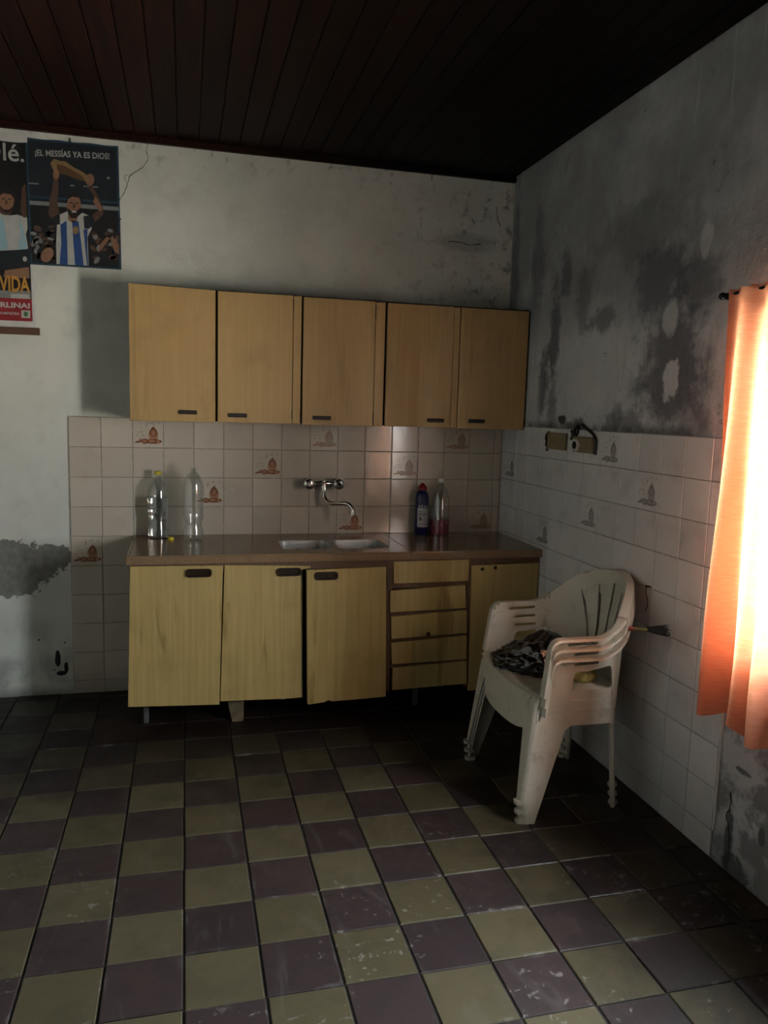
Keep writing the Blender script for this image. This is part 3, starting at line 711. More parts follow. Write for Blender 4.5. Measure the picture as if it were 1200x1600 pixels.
# ------------------------------------------------------------------ bottles
def bottle(name, loc, prof, label, cat='bottle', th=.0012, mat='clear', n=32, flutes=0):
    t = thing(name, loc, label, cat)
    inner = [(max(r-th, 0), z+(th if k == 0 else 0)) for k, (r, z) in enumerate(prof)]
    bm = bmesh.new(); full = [(0, 0)]+prof+[(prof[-1][0]-th, prof[-1][1])]+inner[::-1]+[(0, th)]
    lathe(bm, full, n)
    if flutes:
        for v in bm.verts:
            if v.co.z < .03:
                a = math.atan2(v.co.y, v.co.x); s = 1-.06*(1-v.co.z/.03)*(.5+.5*math.cos(flutes*a)); v.co.x *= s; v.co.y *= s
    o = bmobj('body', bm, M[mat], None, True, 50); o.parent = t
    return t
def cap(t, r, z, h, mat, name='cap'):
    bm = bmesh.new(); lathe(bm, [(0, z), (r, z), (r, z+h*.85), (r*.88, z+h), (0, z+h)], 24); o = bmobj(name, bm, M[mat], None, True, 40); o.parent = t; return o
def fillin(t, prof, zt, mat, name, th=.0016):
    pts = [(max(r-th, .001), max(z, .003)) for r, z in prof if z < zt]
    last = [p for p in prof if p[1] < zt][-1]
    bm = bmesh.new(); lathe(bm, [(0, .003)]+pts+[(last[0]-th, zt), (0, zt)], 32); o = bmobj(name, bm, M[mat], None, True, 50); o.parent = t; return o
pA = [(.040, 0), (.050, .006), (.052, .03), (.050, .05), (.047, .085), (.046, .105), (.050, .125), (.052, .14), (.0505, .15), (.052, .16), (.0505, .17), (.052, .18), (.051, .21), (.050, .235), (.045, .262), (.032, .288), (.018, .304), (.0145, .31), (.0145, .33)]
bA = bottle('water_bottle', (-1.875, -.075, CZ), pA, 'large clear plastic bottle with yellow cap and water on the countertop'); cap(bA, .0175, .318, .018, 'ycap'); fillin(bA, pA, .205, 'water', 'water')
pB = [(.036, 0), (.046, .004), (.050, .02), (.050, .045), (.044, .07), (.043, .085), (.047, .10), (.051, .125)]
for k in range(9): pB += [(.051, .13+.0155*k), (.0485, .1375+.0155*k)]
pB += [(.050, .272), (.044, .298), (.031, .322), (.018, .338), (.0135, .344), (.0135, .365)]
bB = bottle('empty_bottle', (-1.703, -.165, CZ), pB, 'ribbed clear empty plastic bottle without a cap on the countertop', flutes=5)
bm = bmesh.new(); lathe(bm, [(.011, .002), (.0145, 0), (.0155, .002), (.0155, .011), (.0140, .014), (0, .014), (0, .011), (.0125, .011), (.011, .002)], 24)
o = bmobj('bottle_cap', bm, M['ycap'], None, True, 40); o.location = (-1.813, -.155, CZ); tag(o, 'loose yellow screw cap lying on the countertop between two bottles', 'bottle cap')
pC = [(.034, 0), (.0365, .004), (.037, .05), (.037, .17), (.0365, .20), (.033, .222), (.026, .236), (.020, .242), (.018, .25)]
bC = bottle('cleaner_bottle', (-.487, -.072, CZ), pC, 'dark blue cleaner bottle with red cap and white label on the countertop', mat='blue')
bm = bmesh.new(); lathe(bm, [(0, .244), (.024, .244), (.026, .256), (.022, .268), (.012, .276), (.008, .284), (0, .285)], 20); o = bmobj('cap', bm, M['red'], None, True, 40); o.parent = bC
def wrap(r, z0, z1, a0, a1, mat, name, par, n=14):
    bm = bmesh.new(); vs = []
    for k in range(n+1):
        a = math.radians(a0+(a1-a0)*k/n); vs.append([bm.verts.new((r*math.cos(a), r*math.sin(a), z)) for z in (z0, z1)])
    for a, b in zip(vs, vs[1:]): bm.faces.new((a[0], b[0], b[1], a[1]))
    o = bmobj(name, bm, M[mat], None, True); o.parent = par; return o
lb = wrap(.0376, .045, .150, 215, 335, 'label', 'label', bC)
for k, (z, a0, a1) in enumerate(((.128, 232, 262), (.118, 230, 300), (.110, 230, 290), (.060, 235, 310))): wrap(.0379, z, z+.003, a0, a1, 'ink', 'label_print', lb, 6)
wrap(.0379, .082, .100, 236, 252, 'ink', 'label_print', lb, 6)
for k in range(4): wrap(.0376, .152, .164+.004*(k % 2), 228+k*22, 238+k*22, 'label', 'label', bC, 4)
pD = [(.042, 0), (.051, .004), (.053, .02), (.053, .10), (.053, .15), (.050, .19), (.044, .22), (.034, .25), (.022, .272), (.015, .282), (.0145, .30)]
bD = bottle('detergent_bottle', (-.383, -.077, CZ), pD, 'clear bottle with pink liquid and white cap at the dark end of the countertop'); cap(bD, .0175, .289, .02, 'wcap'); fillin(bD, pD, .088, 'pinkliq', 'liquid')

# ------------------------------------------------------------------ stacked plastic chairs
STR, EA, EB, EX = .235, .125, .27, -.125      # straight arm length, plan ellipse of the back
ARC = []
N_ = 400; acc = 0; prevp = None
for k in range(N_+1):
    th = k/N_*math.pi/2; p = (EX-EA*math.cos(th), EB*math.sin(th))
    if prevp: acc += math.dist(p, prevp)
    ARC.append((acc, p)); prevp = p
LARC = acc
def plan(s):
    a = abs(s); sg = 1 if s >= 0 else -1
    if a >= LARC: return Vector((EX+(a-LARC), sg*EB, 0)), Vector((0, sg, 0))
    lo, hi = 0, N_
    while hi-lo > 1:
        m = (lo+hi)//2
        if ARC[m][0] <= a: lo = m
        else: hi = m
    t = (a-ARC[lo][0])/(ARC[hi][0]-ARC[lo][0]); x = ARC[lo][1][0]+t*(ARC[hi][1][0]-ARC[lo][1][0]); y = ARC[lo][1][1]+t*(ARC[hi][1][1]-ARC[lo][1][1])
    n = Vector(((x-EX)/EA**2, y/EB**2, 0)).normalized()
    return Vector((x, sg*y, 0)), Vector((n.x, sg*n.y, 0))
SEATZ = .405
def shell(s, z, off=0):
    p, n = plan(s); w = max(0, 1-abs(s)/LARC); w = w*w*(3-2*w)
    if z > SEATZ: d = (.155*w-.03*(1-w))*(z-SEATZ)
    else: d = (SEATZ-z)*(.05+.06*w)
    q = p+n*(d+off-.018*(1 if z < SEATZ else max(0, 1-(z-SEATZ)/.15))*w); return Vector((q.x, q.y, z))
def ss(a, b, t): t = max(0, min(1, (t-a)/(b-a))); return t*t*(3-2*t)
SF = LARC+STR
def ztop(s): return .617+.180*(1-ss(.10, .37, abs(s)))-.012*(abs(s)/.15)**2*(1 if abs(s) < .15 else 0)-.012*ss(.0, .15, abs(s))*(1-ss(.15, .3, abs(s)))
def half():
    sf = lambda z: SF+.075*(1-z/.62)
    pts = [(.15, .392), (.172, .30), (.185, .012), (.192, 0), (.232, 0), (.238, .012), (.262, .30), (.278, .345), (.30, .357), (.40, .357), (SF-.095, .357), (SF-.072, .34), (SF-.060, .30), (sf(0)-.044, .02), (sf(0)-.038, 0), (sf(0)-.004, 0), (sf(.01), .012), (sf(.3), .3), (sf(.56), .56)]
    top = [(sf(.585)-.002, .588), (SF-.012, .608), (SF-.030, .6165), (SF-.05, .617)]
    k = SF-.07
    while k > .004: top.append((k, ztop(k))); k -= .016
    return pts, top
hp, ht = half()
outl = hp+ht+[(0, ztop(0))]
outl = outl+[(-a, b) for a, b in (hp+ht)[::-1]]
holes = []
for sg in (1, -1):
    h = rounded([(.285, .418), (SF-.085, .418), (SF-.100, .562), (.40, .560), (.305, .580)], [.02, .02, .03, .05, .02], 5)
    g = rounded([(.36, .5865), (SF-.075, .5835), (SF-.075, .5945), (.36, .5985)], .005, 4)
    holes += [[(sg*a, b) for a, b in q] for q in (h, g)]
for k in range(-2, 3):
    b0, t0 = k*.043, k*.076; zt = .748-.022*abs(k)**1.4
    holes.append(rounded([(b0-.006, .472), (b0+.006, .472), (t0+.0095, zt), (t0-.0095, zt)], .005, 3))
bm = fill2d([outl]+holes)
k = -SF-.06
while k < SF+.06:
    bmesh.ops.bisect_plane(bm, geom=bm.verts[:]+bm.edges[:]+bm.faces[:], plane_co=(k, 0, 0), plane_no=(1, 0, 0)); k += .018
for z in (.10, .20, .30, .355, SEATZ, .48, .56, .68):
    bmesh.ops.bisect_plane(bm, geom=bm.verts[:]+bm.edges[:]+bm.faces[:], plane_co=(0, z, 0), plane_no=(0, 1, 0))
SPLIT = .262
for s in (SPLIT, -SPLIT): bmesh.ops.bisect_plane(bm, geom=bm.verts[:]+bm.edges[:]+bm.faces[:], plane_co=(s, 0, 0), plane_no=(1, 0, 0))
groups = {}
for f in bm.faces:
    c = f.calc_center_median(); s, z = c.x, c.y
    if z < .355:
        nm = ('front_leg' if abs(s) > .33 else 'rear_leg')+('+' if s > 0 else '-')
    elif z < SEATZ: nm = 'apron'
    elif abs(s) < SPLIT: nm = 'backrest'
    else: nm = 'arm'+('+' if s > 0 else '-')
    groups.setdefault(nm, []).append([(v.co.x, v.co.y) for v in f.verts])
bm.free()
TH = .0038
def sheet(bm, polys):
    key = {}
    def V(s, z):
        k = (round(s, 5), round(z, 5))
        if k not in key: key[k] = bm.verts.new(shell(s, z))
        return key[k]
    for p in polys:
        try: bm.faces.new([V(*q) for q in p])
        except ValueError: pass
def ribbon(bm, pts, prof_fn, closed=False):
    rings = [[bm.verts.new(v) for v in prof_fn(p)] for p in pts]
    m = len(rings[0])
    for a, b in zip(rings, rings[1:]):
        for k in range(m-1): bm.faces.new((a[k], a[k+1], b[k+1], b[k]))
def thicken(bm, th):
    bm.normal_update(); src = bm.verts[:]; faces = bm.faces[:]; be = [e for e in bm.edges if len(e.link_faces) == 1]
    bev = [(e.verts[0], e.verts[1]) if any(l.vert == e.verts[0] for l in e.link_loops) else (e.verts[1], e.verts[0]) for e in be]
    cp = {v: bm.verts.new(v.co-v.normal*th) for v in src}
    for f in faces: bm.faces.new([cp[v] for v in reversed(f.verts[:])])
    for a, b in bev:
        try: bm.faces.new((b, a, cp[a], cp[b]))
        except ValueError: pass
def finish(name, bm, parent, th=TH, sm=40):
    me = bpy.data.meshes.new(name)
    bmesh.ops.remove_doubles(bm, verts=bm.verts[:], dist=1e-5); bmesh.ops.recalc_face_normals(bm, faces=bm.faces[:])
    thicken(bm, th)
    bm.to_mesh(me); bm.free(); me.materials.append(M['chair'])
    for f in me.polygons: f.use_smooth = True
    me.set_sharp_from_angle(angle=math.radians(sm))
    o = bpy.data.objects.new(name, me); COL.objects.link(o); o.parent = parent; return o
CHX, CHY = -.360, -1.376
def make_chair():
    root = thing('plastic_chair', (CHX, CHY, 0), '', 'chair', 'stack of white plastic armchairs')
    sfz = lambda z: SF+.075*(1-z/.62)
    for nm, polys in groups.items():
        bm = bmesh.new(); sheet(bm, polys)
        base = nm.rstrip('+-'); sg = 1 if nm.endswith('+') else -1
        if base == 'front_leg':                      # the leg is an angle: add its front-facing flange
            zs = [0, .012, .05, .1, .15, .2, .25, .3, .33, .357, .375, .39, .402]
            rings = []
            for z in zs:
                a = shell(sg*sfz(z), z); w = .034+.042*min(1, z/.36)+(.045*ss(.28, .40, z)); bk = -.016*ss(.365, .405, z)**1.5
                rings.append([bm.verts.new((a.x+.000, a.y, z)), bm.verts.new((a.x+.008+bk*.6, a.y-sg*.004, z)), bm.verts.new((a.x+.014+bk, a.y-sg*.014, z)), bm.verts.new((a.x+.016+bk, a.y-sg*w, z))])
            for a, b in zip(rings, rings[1:]):
                for k in range(3): bm.faces.new((a[k], a[k+1], b[k+1], b[k]))
            o = finish('leg', bm, root)
            bm = bmesh.new(); a = shell(sg*sfz(0), 0); x0, y0 = a.x+.008, a.y-sg*.002
            ol = rounded([(x0+.020, y0-sg*.004), (x0+.020, y0-sg*.040), (x0-.020, y0-sg*.040), (x0-.034, y0-sg*.006)], [.02, .02, .004, .004], 5); N5 = len(ol)
            va = [bm.verts.new((x, y, .000)) for x, y in ol]; vb = [bm.verts.new((x, y, .013)) for x, y in ol]
            bm.faces.new(va); bm.faces.new(vb)
            for k in range(N5): bm.faces.new((va[k], va[(k+1) % N5], vb[(k+1) % N5], vb[k]))
            bmesh.ops.recalc_face_normals(bm, faces=bm.faces[:])
            me = bpy.data.meshes.new('foot'); bm.to_mesh(me); bm.free(); me.materials.append(M['chair']); f = bpy.data.objects.new('foot', me); COL.objects.link(f); f.parent = o
        elif base == 'rear_leg':
            for edge_s in ((.150, .185), (.270, .238)):     # stiffening lips turned inwards
                pts = [0, .05, .1, .15, .2, .25, .3, .345]
                def pf(z, e=edge_s):
                    s = e[0]+(e[1]-e[0])*(1-z/.345); s = max(s, .171) if e[0] < .2 else s; a = shell(sg*s, z); p, n = plan(sg*s); return [a, a-n*.016]
                ribbon(bm, pts, pf)
            o = finish('leg', bm, root)
            bm = bmesh.new(); lathe(bm, [(0, 0), (.016, 0), (.019, .006), (.016, .016), (0, .018)], 12, tuple(shell(sg*.212, 0, -.008))); bmesh.ops.recalc_face_normals(bm, faces=bm.faces[:])
            me = bpy.data.meshes.new('foot'); bm.to_mesh(me); bm.free(); me.materials.append(M['chair']); f = bpy.data.objects.new('foot', me); COL.objects.link(f); f.parent = o
        else:
            if base in ('arm', 'backrest'):          # rolled rim along the free top edge
                if base == 'arm':
                    L = [(sfz(z), z) for z in (SEATZ, .44, .48, .52, .55)]+ht
                    L = [(sg*a, b) for a, b in L if a >= SPLIT-.001]; L.append((sg*SPLIT, ztop(SPLIT)))
                else:
                    L = [(-SPLIT+k*(2*SPLIT)/40, 0) for k in range(41)]; L = [(a, ztop(a)) for a, _ in L]
                def pf(q):
                    a = shell(*q); p, n = plan(q[0]); up_ = ss(.50, .60, q[1]); fwd = Vector((1, 0, 0))
                    return [a, a+n*.016+Vector((0, 0, .002))*up_, a+n*.031-Vector((0, 0, .001))*up_-fwd*.002*(1-up_), a+n*.034-Vector((0, 0, .010))*up_-fwd*.008*(1-up_)]
                ribbon(bm, L, pf)
            if base == 'apron':                      # front apron between the front legs
                zs = (SEATZ, .395, .38, .36, .345, .33)
                ys = [k/12*2-1 for k in range(13)]; gr = []
                a = shell(SF+.03, .38)
                for z in zs:
                    row = []
                    for yv in ys:
                        y = yv*(a.y-.045); zb = .318+.030*yv**4; zz = SEATZ-(SEATZ-z)/(SEATZ-.33)*(SEATZ-zb)
                        row.append(bm.verts.new((a.x+.012+.022*(1-yv*yv)+.010*(SEATZ-zz)/.08, y, zz-.004)))
                    gr.append(row)
                for p, q in zip(gr, gr[1:]):
                    for k in range(12): bm.faces.new((p[k], p[k+1], q[k+1], q[k]))
            finish(base, bm, root)
    # seat pan
    bm = bmesh.new(); out = []
    for k in range(41):
        s = -SF-.01+(2*SF+.02)*k/40; a = shell(s, SEATZ, -.001); out.append(a)
    fx = shell(SF+.03, .38).x+.014; yl = out[-1].y; ym = out[0].y
    for k in range(0, 13):
        yv = 1-k/6; out.append(Vector((fx+.022*(1-yv*yv), yv*(yl-.004), SEATZ)))
    c = Vector((-.01, 0, SEATZ)); rings = []
    for r in (1, .97, .9, .8, .65, .45, .25):
        ring = []
        for p in out:
            q = c+(p-c)*r
            front = ss(.10, .22, q.x); z = SEATZ+.008*ss(.99, .94, r)-.012*(1-r)**.7*(1-front)-.012*front*ss(.8, 1, r)
            ring.append(bm.verts.new((q.x, q.y, z)))
        rings.append(ring)
    for a, b in zip(rings, rings[1:]):
        for k in range(len(out)): bm.faces.new((a[k], a[(k+1) % len(out)], b[(k+1) % len(out)], b[k]))
    bm.faces.new(rings[-1])
    finish('seat', bm, root, TH, 50)
    return root
ch0 = make_chair(); ch0.rotation_euler = (0, 0, math.pi)
PITCHZ = .037
ch0['label'] = 'lowest white plastic armchair of the stack, with its feet on the floor'
for k, lab in ((1, 'middle white plastic armchair of the stack, between the other two'), (2, 'topmost white plastic armchair of the stack, with the black bag on it')):
    r = ch0.copy(); COL.objects.link(r); r.location = (CHX-.004*k, CHY, PITCHZ*k); r['label'] = lab
    for c in list(ch0.children):
        d = c.copy(); COL.objects.link(d); d.parent = r
        for g in list(c.children):
            h = g.copy(); COL.objects.link(h); h.parent = d
TOPZ = 2*PITCHZ

# things lying on the top chair
bm = bmesh.new(); bmesh.ops.create_icosphere(bm, subdivisions=5, radius=1)
for v in bm.verts:
    p = v.co.copy(); q = Vector((p.x*1.6, p.y*1.5, p.z*1.7))
    n1 = noise.fractal(q*1.2+Vector((3, 1, 7)), .9, 2.1, 4); rg = 1-abs(noise.noise(q*1.5+Vector((9, 2, 4))))*2; rg2 = 1-abs(noise.noise(q*3.4+Vector((1, 8, 2))))*2
    f = 1+.16*n1+.16*rg+.07*rg2
    z = p.z*f; z = max(z, -.55)
    v.co = Vector((p.x*f*.122, p.y*f*.135, (z+.55)*.078*(1+.35*p.y*-1+.25*p.x)))
bag = bmobj('plastic_bag', bm, M['bag'], None, True); bag.location = (-.395, -1.33, SEATZ+TOPZ-.004); bag.rotation_euler = (0, 0, .3)
tag(bag, 'crumpled shiny black plastic bag on the seat of the top chair', 'bag')
bm = bmesh.new(); bmesh.ops.create_icosphere(bm, subdivisions=4, radius=1)
for v in bm.verts:
    p = v.co; f = 1+.18*noise.fractal(p*2+Vector((5, 5, 1)), .9, 2, 4)
    v.co = Vector((p.x*f*.055, p.y*f*.04, max(p.z*f, -.7)*.035+.0245))
o = bmobj('sponge', bm, M['sponge'], None, True); o.location = (-.265, -1.52, SEATZ+TOPZ-.002); o.rotation_euler = (0, 0, .2)
tag(o, 'yellow crumpled sponge on the chair seat under the arm', 'sponge')
a = Vector((-.165, -1.605, .7055)); b = Vector((-.075, -1.777, .740))
br = thing('paint_brush', a, 'old paint brush with pink handle lying on the chair arm', 'brush')
dv = (b-a); L = dv.length; dv.normalize()
bm = bmesh.new(); tube(bm, [a, a+dv*.01, a+dv*.03, a+dv*.055], [.006, .011, .010, .006], 12); bmobj('handle', bm, M['hand'], br, True, 50)
bm = bmesh.new(); tube(bm, [a+dv*.055, a+dv*.075, a+dv*.11], [.006, .007, .009], 12); bmobj('ferrule', bm, M['ferr'], br, True, 50)
bm = bmesh.new(); sd = dv.cross(Vector((0, 0, 1))).normalized(); u2 = sd.cross(dv)
for k in range(70):
    th = random.uniform(0, 2*math.pi); r = math.sqrt(random.random()); s = a+dv*.105+(sd*math.cos(th)*.007+u2*math.sin(th)*.009)*r
    e = s+dv*random.uniform(.06, .09)+(sd*math.cos(th)*.006+u2*math.sin(th)*.016)*r+Vector((random.uniform(-1, 1), random.uniform(-1, 1), random.uniform(-1, 1)))*.004
    tube(bm, [s, (s+e)/2, e], [.0018, .0018, .0010], 4)
bo = bmobj('bristles', bm, M['bris'], br)

# ------------------------------------------------------------------ broken sockets in the right wall tiles
def socket(name, y0, y1, z0, z1, label, roundf):
    t = thing(name, (-.008, (y0+y1)/2, z0), label, 'socket')
    bm = bmesh.new(); box(bm, -.020, -.0075, y0, y1, z0, z1); bevel(bm, .003, 2); bmobj('box', bm, M['beige'], t)
    if roundf:
        bm = bmesh.new(); cy = y1-.035; lathe(bm, [(0, 0), (.034, 0), (.034, .008), (.029, .011), (.026, .009), (.012, .007), (0, .007)], 24)
        bmesh.ops.scale(bm, vec=(.85, 1.15, 1), verts=bm.verts[:])
        bmesh.ops.rotate(bm, verts=bm.verts[:], matrix=Matrix.Rotation(-math.pi/2, 3, 'Y')); bmesh.ops.translate(bm, verts=bm.verts[:], vec=(-.020, cy, (z0+z1)/2-.004)); fc = bmobj('socket_face', bm, M['white'], t, True, 40)
        bm = bmesh.new(); lathe(bm, [(0, 0), (.017, 0), (.017, .003), (0, .003)], 18); bmesh.ops.rotate(bm, verts=bm.verts[:], matrix=Matrix.Rotation(-math.pi/2, 3, 'Y')); bmesh.ops.translate(bm, verts=bm.verts[:], vec=(-.0272, cy, (z0+z1)/2-.004)); sub(bmobj('hole', bm, M['hole'], t), fc)
    return t
s1 = socket('wall_socket', -.79, -.60, 1.325, 1.405, 'stained beige socket box on the tiles nearer the cabinet', False)
s2 = socket('wall_socket', -1.045, -.86, 1.325, 1.395, 'beige wall socket with a round face and dangling wire', True)
def wires(t, P):
    for pts in P:
        bm = bmesh.new(); tube(bm, smoothpts([(-.012, y, z) for y, z in pts], 5), .0065, 7); bmobj('wire', bm, M['wire'], t, True)
wires(s2, [[(-.93, 1.45), (-.955, 1.435), (-.99, 1.425), (-1.03, 1.41), (-1.058, 1.385), (-1.060, 1.35), (-1.058, 1.322)], [(-.862, 1.42), (-.875, 1.40), (-.89, 1.415), (-.885, 1.44), (-.86, 1.43), (-.85, 1.39), (-.86, 1.365)], [(-.83, 1.38), (-.845, 1.40), (-.83, 1.42)]])
wires(s1, [[(-.60, 1.405), (-.58, 1.395), (-.572, 1.375), (-.582, 1.36), (-.575, 1.345), (-.592, 1.33), (-.585, 1.315)]])
nl = thing('wall_nail', (-.007, -1.528, .838), 'bent nail with a hanging wire in the tiles behind the chair back', 'nail')
bm = bmesh.new(); tube(bm, [(-.006, -1.533, .842), (-.03, -1.533, .846)], .003, 8); bmobj('nail', bm, M['rod'], nl)
bm = bmesh.new(); tube(bm, smoothpts([(-.026, -1.533, .846), (-.024, -1.530, .82), (-.018, -1.538, .78), (-.022, -1.530, .745)], 5), .0018, 6); bmobj('wire', bm, M['rod'], nl)

# ------------------------------------------------------------------ posters on the back wall
PC = {k: plain('print_'+k, srgb(*[x*.92 for x in v]), .5, var=.06) for k, v in dict(teal=(34, 66, 86), navy=(28, 34, 42), black=(18, 19, 22), grey=(128, 132, 132), pale=(182, 184, 180), skin=(140, 104, 82), skind=(84, 62, 50), hair=(38, 28, 24), blue=(38, 74, 132), gold=(142, 116, 78), dgold=(96, 70, 44), orange=(196, 142, 58), red=(146, 30, 38), sky=(150, 186, 200), green=(60, 120, 70), maroon=(96, 66, 52)).items()}
class Poster:
    def __init__(s, name, uv, org, w, h, tilt, label):
        s.uv, s.w, s.h = uv, w, h; s.t = thing(name, org, label, 'poster'); s.t.rotation_euler = (0, tilt, 0); s.lay = 0
    def P(s, x, y, lay): u, v = s.uv(x, y); return (u*s.w, -.0045-.00025*lay, -v*s.h)
    def add(s, name, mat, polys, lay, raw=False):
        if len(polys) > 1 and not name.startswith('crowd'):
            for q in polys: s.add(name, mat, [q], lay, raw)
            return
        bm = bmesh.new()
        for p in polys: bm.faces.new([bm.verts.new((q[0]*s.w, -.0045-.00025*lay, -q[1]*s.h) if raw else s.P(*q, lay)) for q in p])
        me = bpy.data.meshes.new(name); bm.normal_update()
        for f in bm.faces:
            if f.normal.y > 0: f.normal_flip()
        bm.to_mesh(me); bm.free(); me.materials.append(mat); o = bpy.data.objects.new(name, me); COL.objects.link(o); o.parent = s.t
        if name.startswith('crowd'): o['kind'] = 'stuff'
        return o
    def sheet(s, mat, th=.003):
        bm = bmesh.new(); n = 14; vs = []
        for k in range(n+1):
            u = k/n; vs.append([bm.verts.new((u*s.w, -.0040, -v*s.h-(0 if v else .004*math.sin(u*9)**2))) for v in (0, 1)])
        for a, b in zip(vs, vs[1:]): bm.faces.new((a[0], b[0], b[1], a[1]))
        r = bmesh.ops.extrude_face_region(bm, geom=bm.faces[:]); bmesh.ops.translate(bm, verts=[v for v in r['geom'] if isinstance(v, bmesh.types.BMVert)], vec=(0, th, 0))
        o = bmobj('sheet', bm, mat); o.parent = s.t
    def text(s, txt, x0, y0, x1, y1, mat, lay, name='headline', bold=.02, skew=0):
        cu = bpy.data.curves.new('t', 'FONT'); cu.body = txt; cu.size = 1; cu.offset = bold; cu.resolution_u = 3
        ob = bpy.data.objects.new('t', cu); me = bpy.data.meshes.new_from_object(ob); bpy.data.objects.remove(ob); bpy.data.curves.remove(cu)
        xs = [v.co.x for v in me.vertices]; ys = [v.co.y for v in me.vertices]; a, b, c, d = min(xs), max(xs), min(ys), max(ys)
        (u0, v0), (u1, v1), (u2, v2) = s.uv(x0, y0), s.uv(x1, y0), s.uv(x0, y1)
        for v in me.vertices:
            p = (v.co.x-a)/(b-a); q = (d-v.co.y)/(d-c)
            v.co = Vector(((u0+(u1-u0)*p+(u2-u0)*q*0)*s.w, -.0045-.00025*lay, -(v0+(v1-v0)*p*skew+(v2-v0)*q)*s.h))
        me.materials.append(mat); o = bpy.data.objects.new(name, me); COL.objects.link(o); o.parent = s.t; return o
def E2(cx, cy, rx, ry, n=16, a=0): return [(cx+rx*math.cos(t)*math.cos(a)-ry*math.sin(t)*math.sin(a), cy+rx*math.cos(t)*math.sin(a)+ry*math.sin(t)*math.cos(a)) for t in [2*math.pi*k/n for k in range(n)]]
# poster with the headline
def uv2(x, y):
    xl, xr = 165+(y-180)*.0857, 795+(y-205)*.073; yt, yb = 180+(x-165)*.04, 1055+(x-240)*.021
    return (x-xl)/(xr-xl), (y-yt)/(yb-yt)
p2 = Poster('sports_poster', uv2, (-2.459, 0, 2.702), .412, .574, -.012, 'blue sports poster of a player in striped shirt lifting a trophy')
p2.sheet(PC['teal'])
p2.add('photo', PC['navy'], [[(.025, .02), (.975, .02), (.975, .985), (.025, .985)]], 1, True)
p2.add('photo_lower', PC['black'], [[(.025, .53), (.975, .53), (.975, .985), (.025, .985)]], 2, True)
p2.add('stadium_light', PC['grey'], [[(200, 488), (270, 490), (270, 500), (200, 499)], [(480, 490), (510, 490), (510, 500), (480, 500)], [(570, 492), (670, 494), (670, 502), (570, 500)], E2(738, 431, 12, 9), [(215, 612), (820, 628), (822, 655), (217, 640)]], 3)
p2.add('stand_rail', PC['teal'], [[(212, 578), (818, 592), (818, 606), (212, 592)]], 3)
rnd = random.Random(11)
cw = [[], [], [], []]
for k in range(90):
    x, y = rnd.choice((rnd.uniform(250, 410), rnd.uniform(640, 835))), rnd.uniform(780, 1035)
    cw[rnd.randrange(4)].append(E2(x, y, rnd.uniform(8, 22), rnd.uniform(10, 30), 9, rnd.uniform(0, 3)))
for k in range(26): cw[3].append(E2(rnd.uniform(235, 830), rnd.uniform(680, 800), rnd.uniform(8, 26), rnd.uniform(4, 12), 8))
for nm, lst, m, la in (('crowd_shadow', cw[0], 'hair', 4), ('crowd_skin', cw[1], 'skind', 5), ('crowd_shirts', cw[2], 'grey', 6), ('crowd_dark', cw[3], 'navy', 4)): p2.add(nm, PC[m], lst, la)
p2.add('raised_hand', PC['skin'], [[(770, 850), (785, 830), (800, 860), (815, 845), (830, 900), (840, 960), (810, 950), (785, 900)], [(700, 900), (745, 840), (770, 850), (735, 900), (690, 960)], E2(350, 985, 40, 55, 12, .4)], 7)
p2.add('arm', PC['skind'], [[(345, 700), (348, 600), (365, 500), (372, 430), (398, 430), (403, 520), (402, 620), (420, 700), (400, 740), (365, 730)], [(630, 700), (690, 650), (650, 570), (600, 500), (622, 480), (670, 550), (718, 655), (710, 690), (660, 745), (630, 750)]], 8)
p2.add('hand', PC['skin'], [E2(383, 425, 22, 36), E2(612, 450, 30, 42), [(640, 600), (655, 560), (712, 650), (690, 668)]], 9)
p2.add('shirt', PC['pale'], [[(405, 770), (420, 700), (470, 675), (520, 730), (570, 680), (625, 700), (640, 790), (615, 850), (632, 1050), (415, 1046), (405, 900)]], 8)
p2.add('sleeve', PC['navy'], [[(365, 730), (420, 690), (425, 770), (385, 770)], [(580, 705), (640, 690), (660, 740), (625, 790), (590, 790)]], 9)
p2.add('shirt_stripe', PC['blue'], [[(428, 770), (468, 740), (490, 1048), (436, 1046), (440, 900)], [(505, 740), (548, 740), (572, 880), (598, 1050), (540, 1049), (520, 880)], [(585, 800), (612, 790), (615, 900), (628, 1049), (622, 1049)]], 10)
p2.add('crest', PC['gold'], [E2(532, 805, 20, 28)], 11)
p2.add('head', PC['skin'], [E2(512, 635, 48, 78), E2(508, 715, 34, 36)], 10)
p2.add('hair', PC['hair'], [[(466, 600), (470, 565), (500, 550), (540, 552), (562, 580), (564, 610), (545, 578), (500, 572), (478, 585)], [(470, 650), (490, 668), (535, 668), (560, 645), (556, 690), (530, 722), (495, 720), (474, 690)]], 11)
p2.add('face', PC['skind'], [E2(492, 615, 12, 6), E2(535, 615, 12, 6), [(508, 620), (518, 620), (524, 650), (504, 650)]], 12)
p2.add('smile', PC['pale'], [E2(515, 676, 18, 7)], 12)
p2.add('trophy', PC['gold'], [[(340, 350), (365, 318), (400, 330), (440, 332), (500, 370), (560, 398), (600, 425), (605, 470), (585, 465), (560, 425), (500, 395), (430, 360), (385, 355), (395, 430), (365, 400)]], 10)
p2.add('trophy_shade', PC['dgold'], [[(385, 355), (430, 360), (500, 395), (560, 425), (585, 465), (520, 450), (450, 425), (400, 415)]], 9)
p2.text('¡EL MESSÍAS YA ES DIOS!', 232, 250, 735, 314, PC['pale'], 4, 'headline', .018, 1)
bm = bmesh.new(); box(bm, .195, .199, -.008, -.003, -.012, .014); o = bmobj('tack', bm, M['rod']); o.parent = p2.t
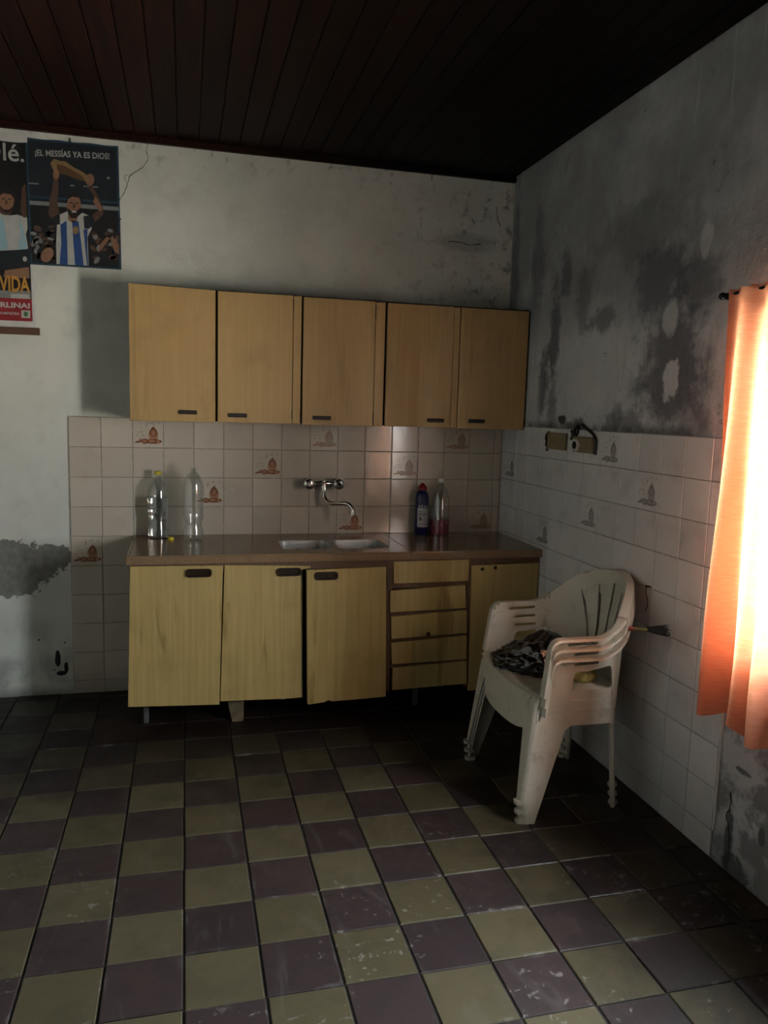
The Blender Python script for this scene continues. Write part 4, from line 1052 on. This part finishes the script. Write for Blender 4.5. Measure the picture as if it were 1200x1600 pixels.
# poster cut by the left edge of the picture
W1, H1 = .46, .815
def uv1(x, y):
    xr = 162+(y-170)*.0375; u = 1+(x-xr)/681.0; return u, (y-172)/1243.0
p1 = Poster('newspaper_poster', uv1, (-2.457-W1-.001, 0, 2.672), W1, H1, -.012, 'black newspaper poster with orange lettering and a red band beside the frame edge')
p1.sheet(PC['black'])
# top mount, drawn as the hanging strip
bxp = bmesh.new(); box(bxp, -.01, W1+.008, -.0075, -.001, .0, .036); o = bmobj('top_strip', bxp, M['white']); o.parent = p1.t
bxp = bmesh.new(); box(bxp, -.01, W1+.030, -.012, -.001, -H1-.064, -H1-.030); o = bmobj('bottom_batten', bxp, PC['maroon']); o.parent = p1.t
bxp = bmesh.new(); box(bxp, -.01, W1+.012, -.0035, -.001, -H1-.03, 0); o = bmobj('backing', bxp, M['white']); o.parent = p1.t
p1.text('Olé.', -118, 185, 150, 308, PC['pale'], 2, 'masthead', .012)
def face(cx, cy, k):
    return cx, cy, k
p1.add('shirt', PC['pale'], [[(-140, 760), (-60, 660), (20, 650), (60, 680), (110, 670), (172, 685), (176, 760), (165, 800), (180, 900), (40, 930), (-140, 940)]], 2)
p1.add('shirt_stripe', PC['sky'], [[(120, 690), (150, 760), (165, 850), (175, 905), (110, 912), (130, 820)], [(-20, 690), (20, 700), (50, 910), (0, 925)], [(-110, 780), (-80, 770), (-60, 930), (-100, 935)]], 3)
p1.add('skin', PC['skind'], [E2(35, 640, 45, 40), [(130, 640), (140, 480), (162, 450), (168, 560), (172, 680), (150, 690)]], 4)
p1.add('head', PC['skin'], [E2(40, 575, 50, 80), E2(-110, 640, 45, 70)], 5)
p1.add('hair', PC['hair'], [[(-12, 560), (-6, 515), (30, 495), (70, 500), (96, 540), (94, 570), (70, 535), (20, 530)], [(-155, 620), (-150, 575), (-110, 560), (-70, 585), (-66, 625), (-110, 595)], [(0, 612), (20, 640), (55, 642), (85, 615), (75, 650), (40, 664), (8, 645)]], 6)
p1.add('face', PC['skind'], [E2(20, 568, 13, 6), E2(62, 568, 13, 6), [(36, 575), (44, 575), (50, 602), (32, 602)]], 7)
p1.add('shorts', PC['navy'], [[(-20, 930), (188, 905), (186, 1030), (60, 1050), (-20, 1060)]], 4)
p1.add('shorts_badge', PC['pale'], [E2(158, 975, 14, 18)], 5)
p1.add('leg', PC['skin'], [[(30, 1062), (185, 1030), (190, 1110), (20, 1112)], [(-150, 1010), (-60, 1000), (-40, 1100), (-150, 1110)]], 3)
p1.add('ground', PC['grey'], [[(-60, 1205), (196, 1200), (198, 1262), (-60, 1264)]], 2)
p1.add('ball', PC['pale'], [[(65, 1225), (185, 1222), (190, 1262), (68, 1264)]], 3)
p1.text('VIDA', -10, 1098, 188, 1212, PC['orange'], 8, 'orange_word', .03)
p1.add('red_band', PC['red'], [[(0, .872), (1, .872), (1, 1), (0, 1)]], 4, True)
p1.text('RLINA!', -2, 1284, 190, 1324, PC['pale'], 6, 'band_line', .04)
p1.text('AMPEÓN', -8, 1350, 118, 1374, PC['pale'], 6, 'band_line', .02)
p1.add('badge', PC['pale'], [[(135, 1338), (193, 1338), (193, 1392), (135, 1392)]], 6)
p1.add('badge_mark', PC['green'], [[(152, 1352), (164, 1346), (178, 1352), (176, 1378), (164, 1384), (152, 1376)]], 7)
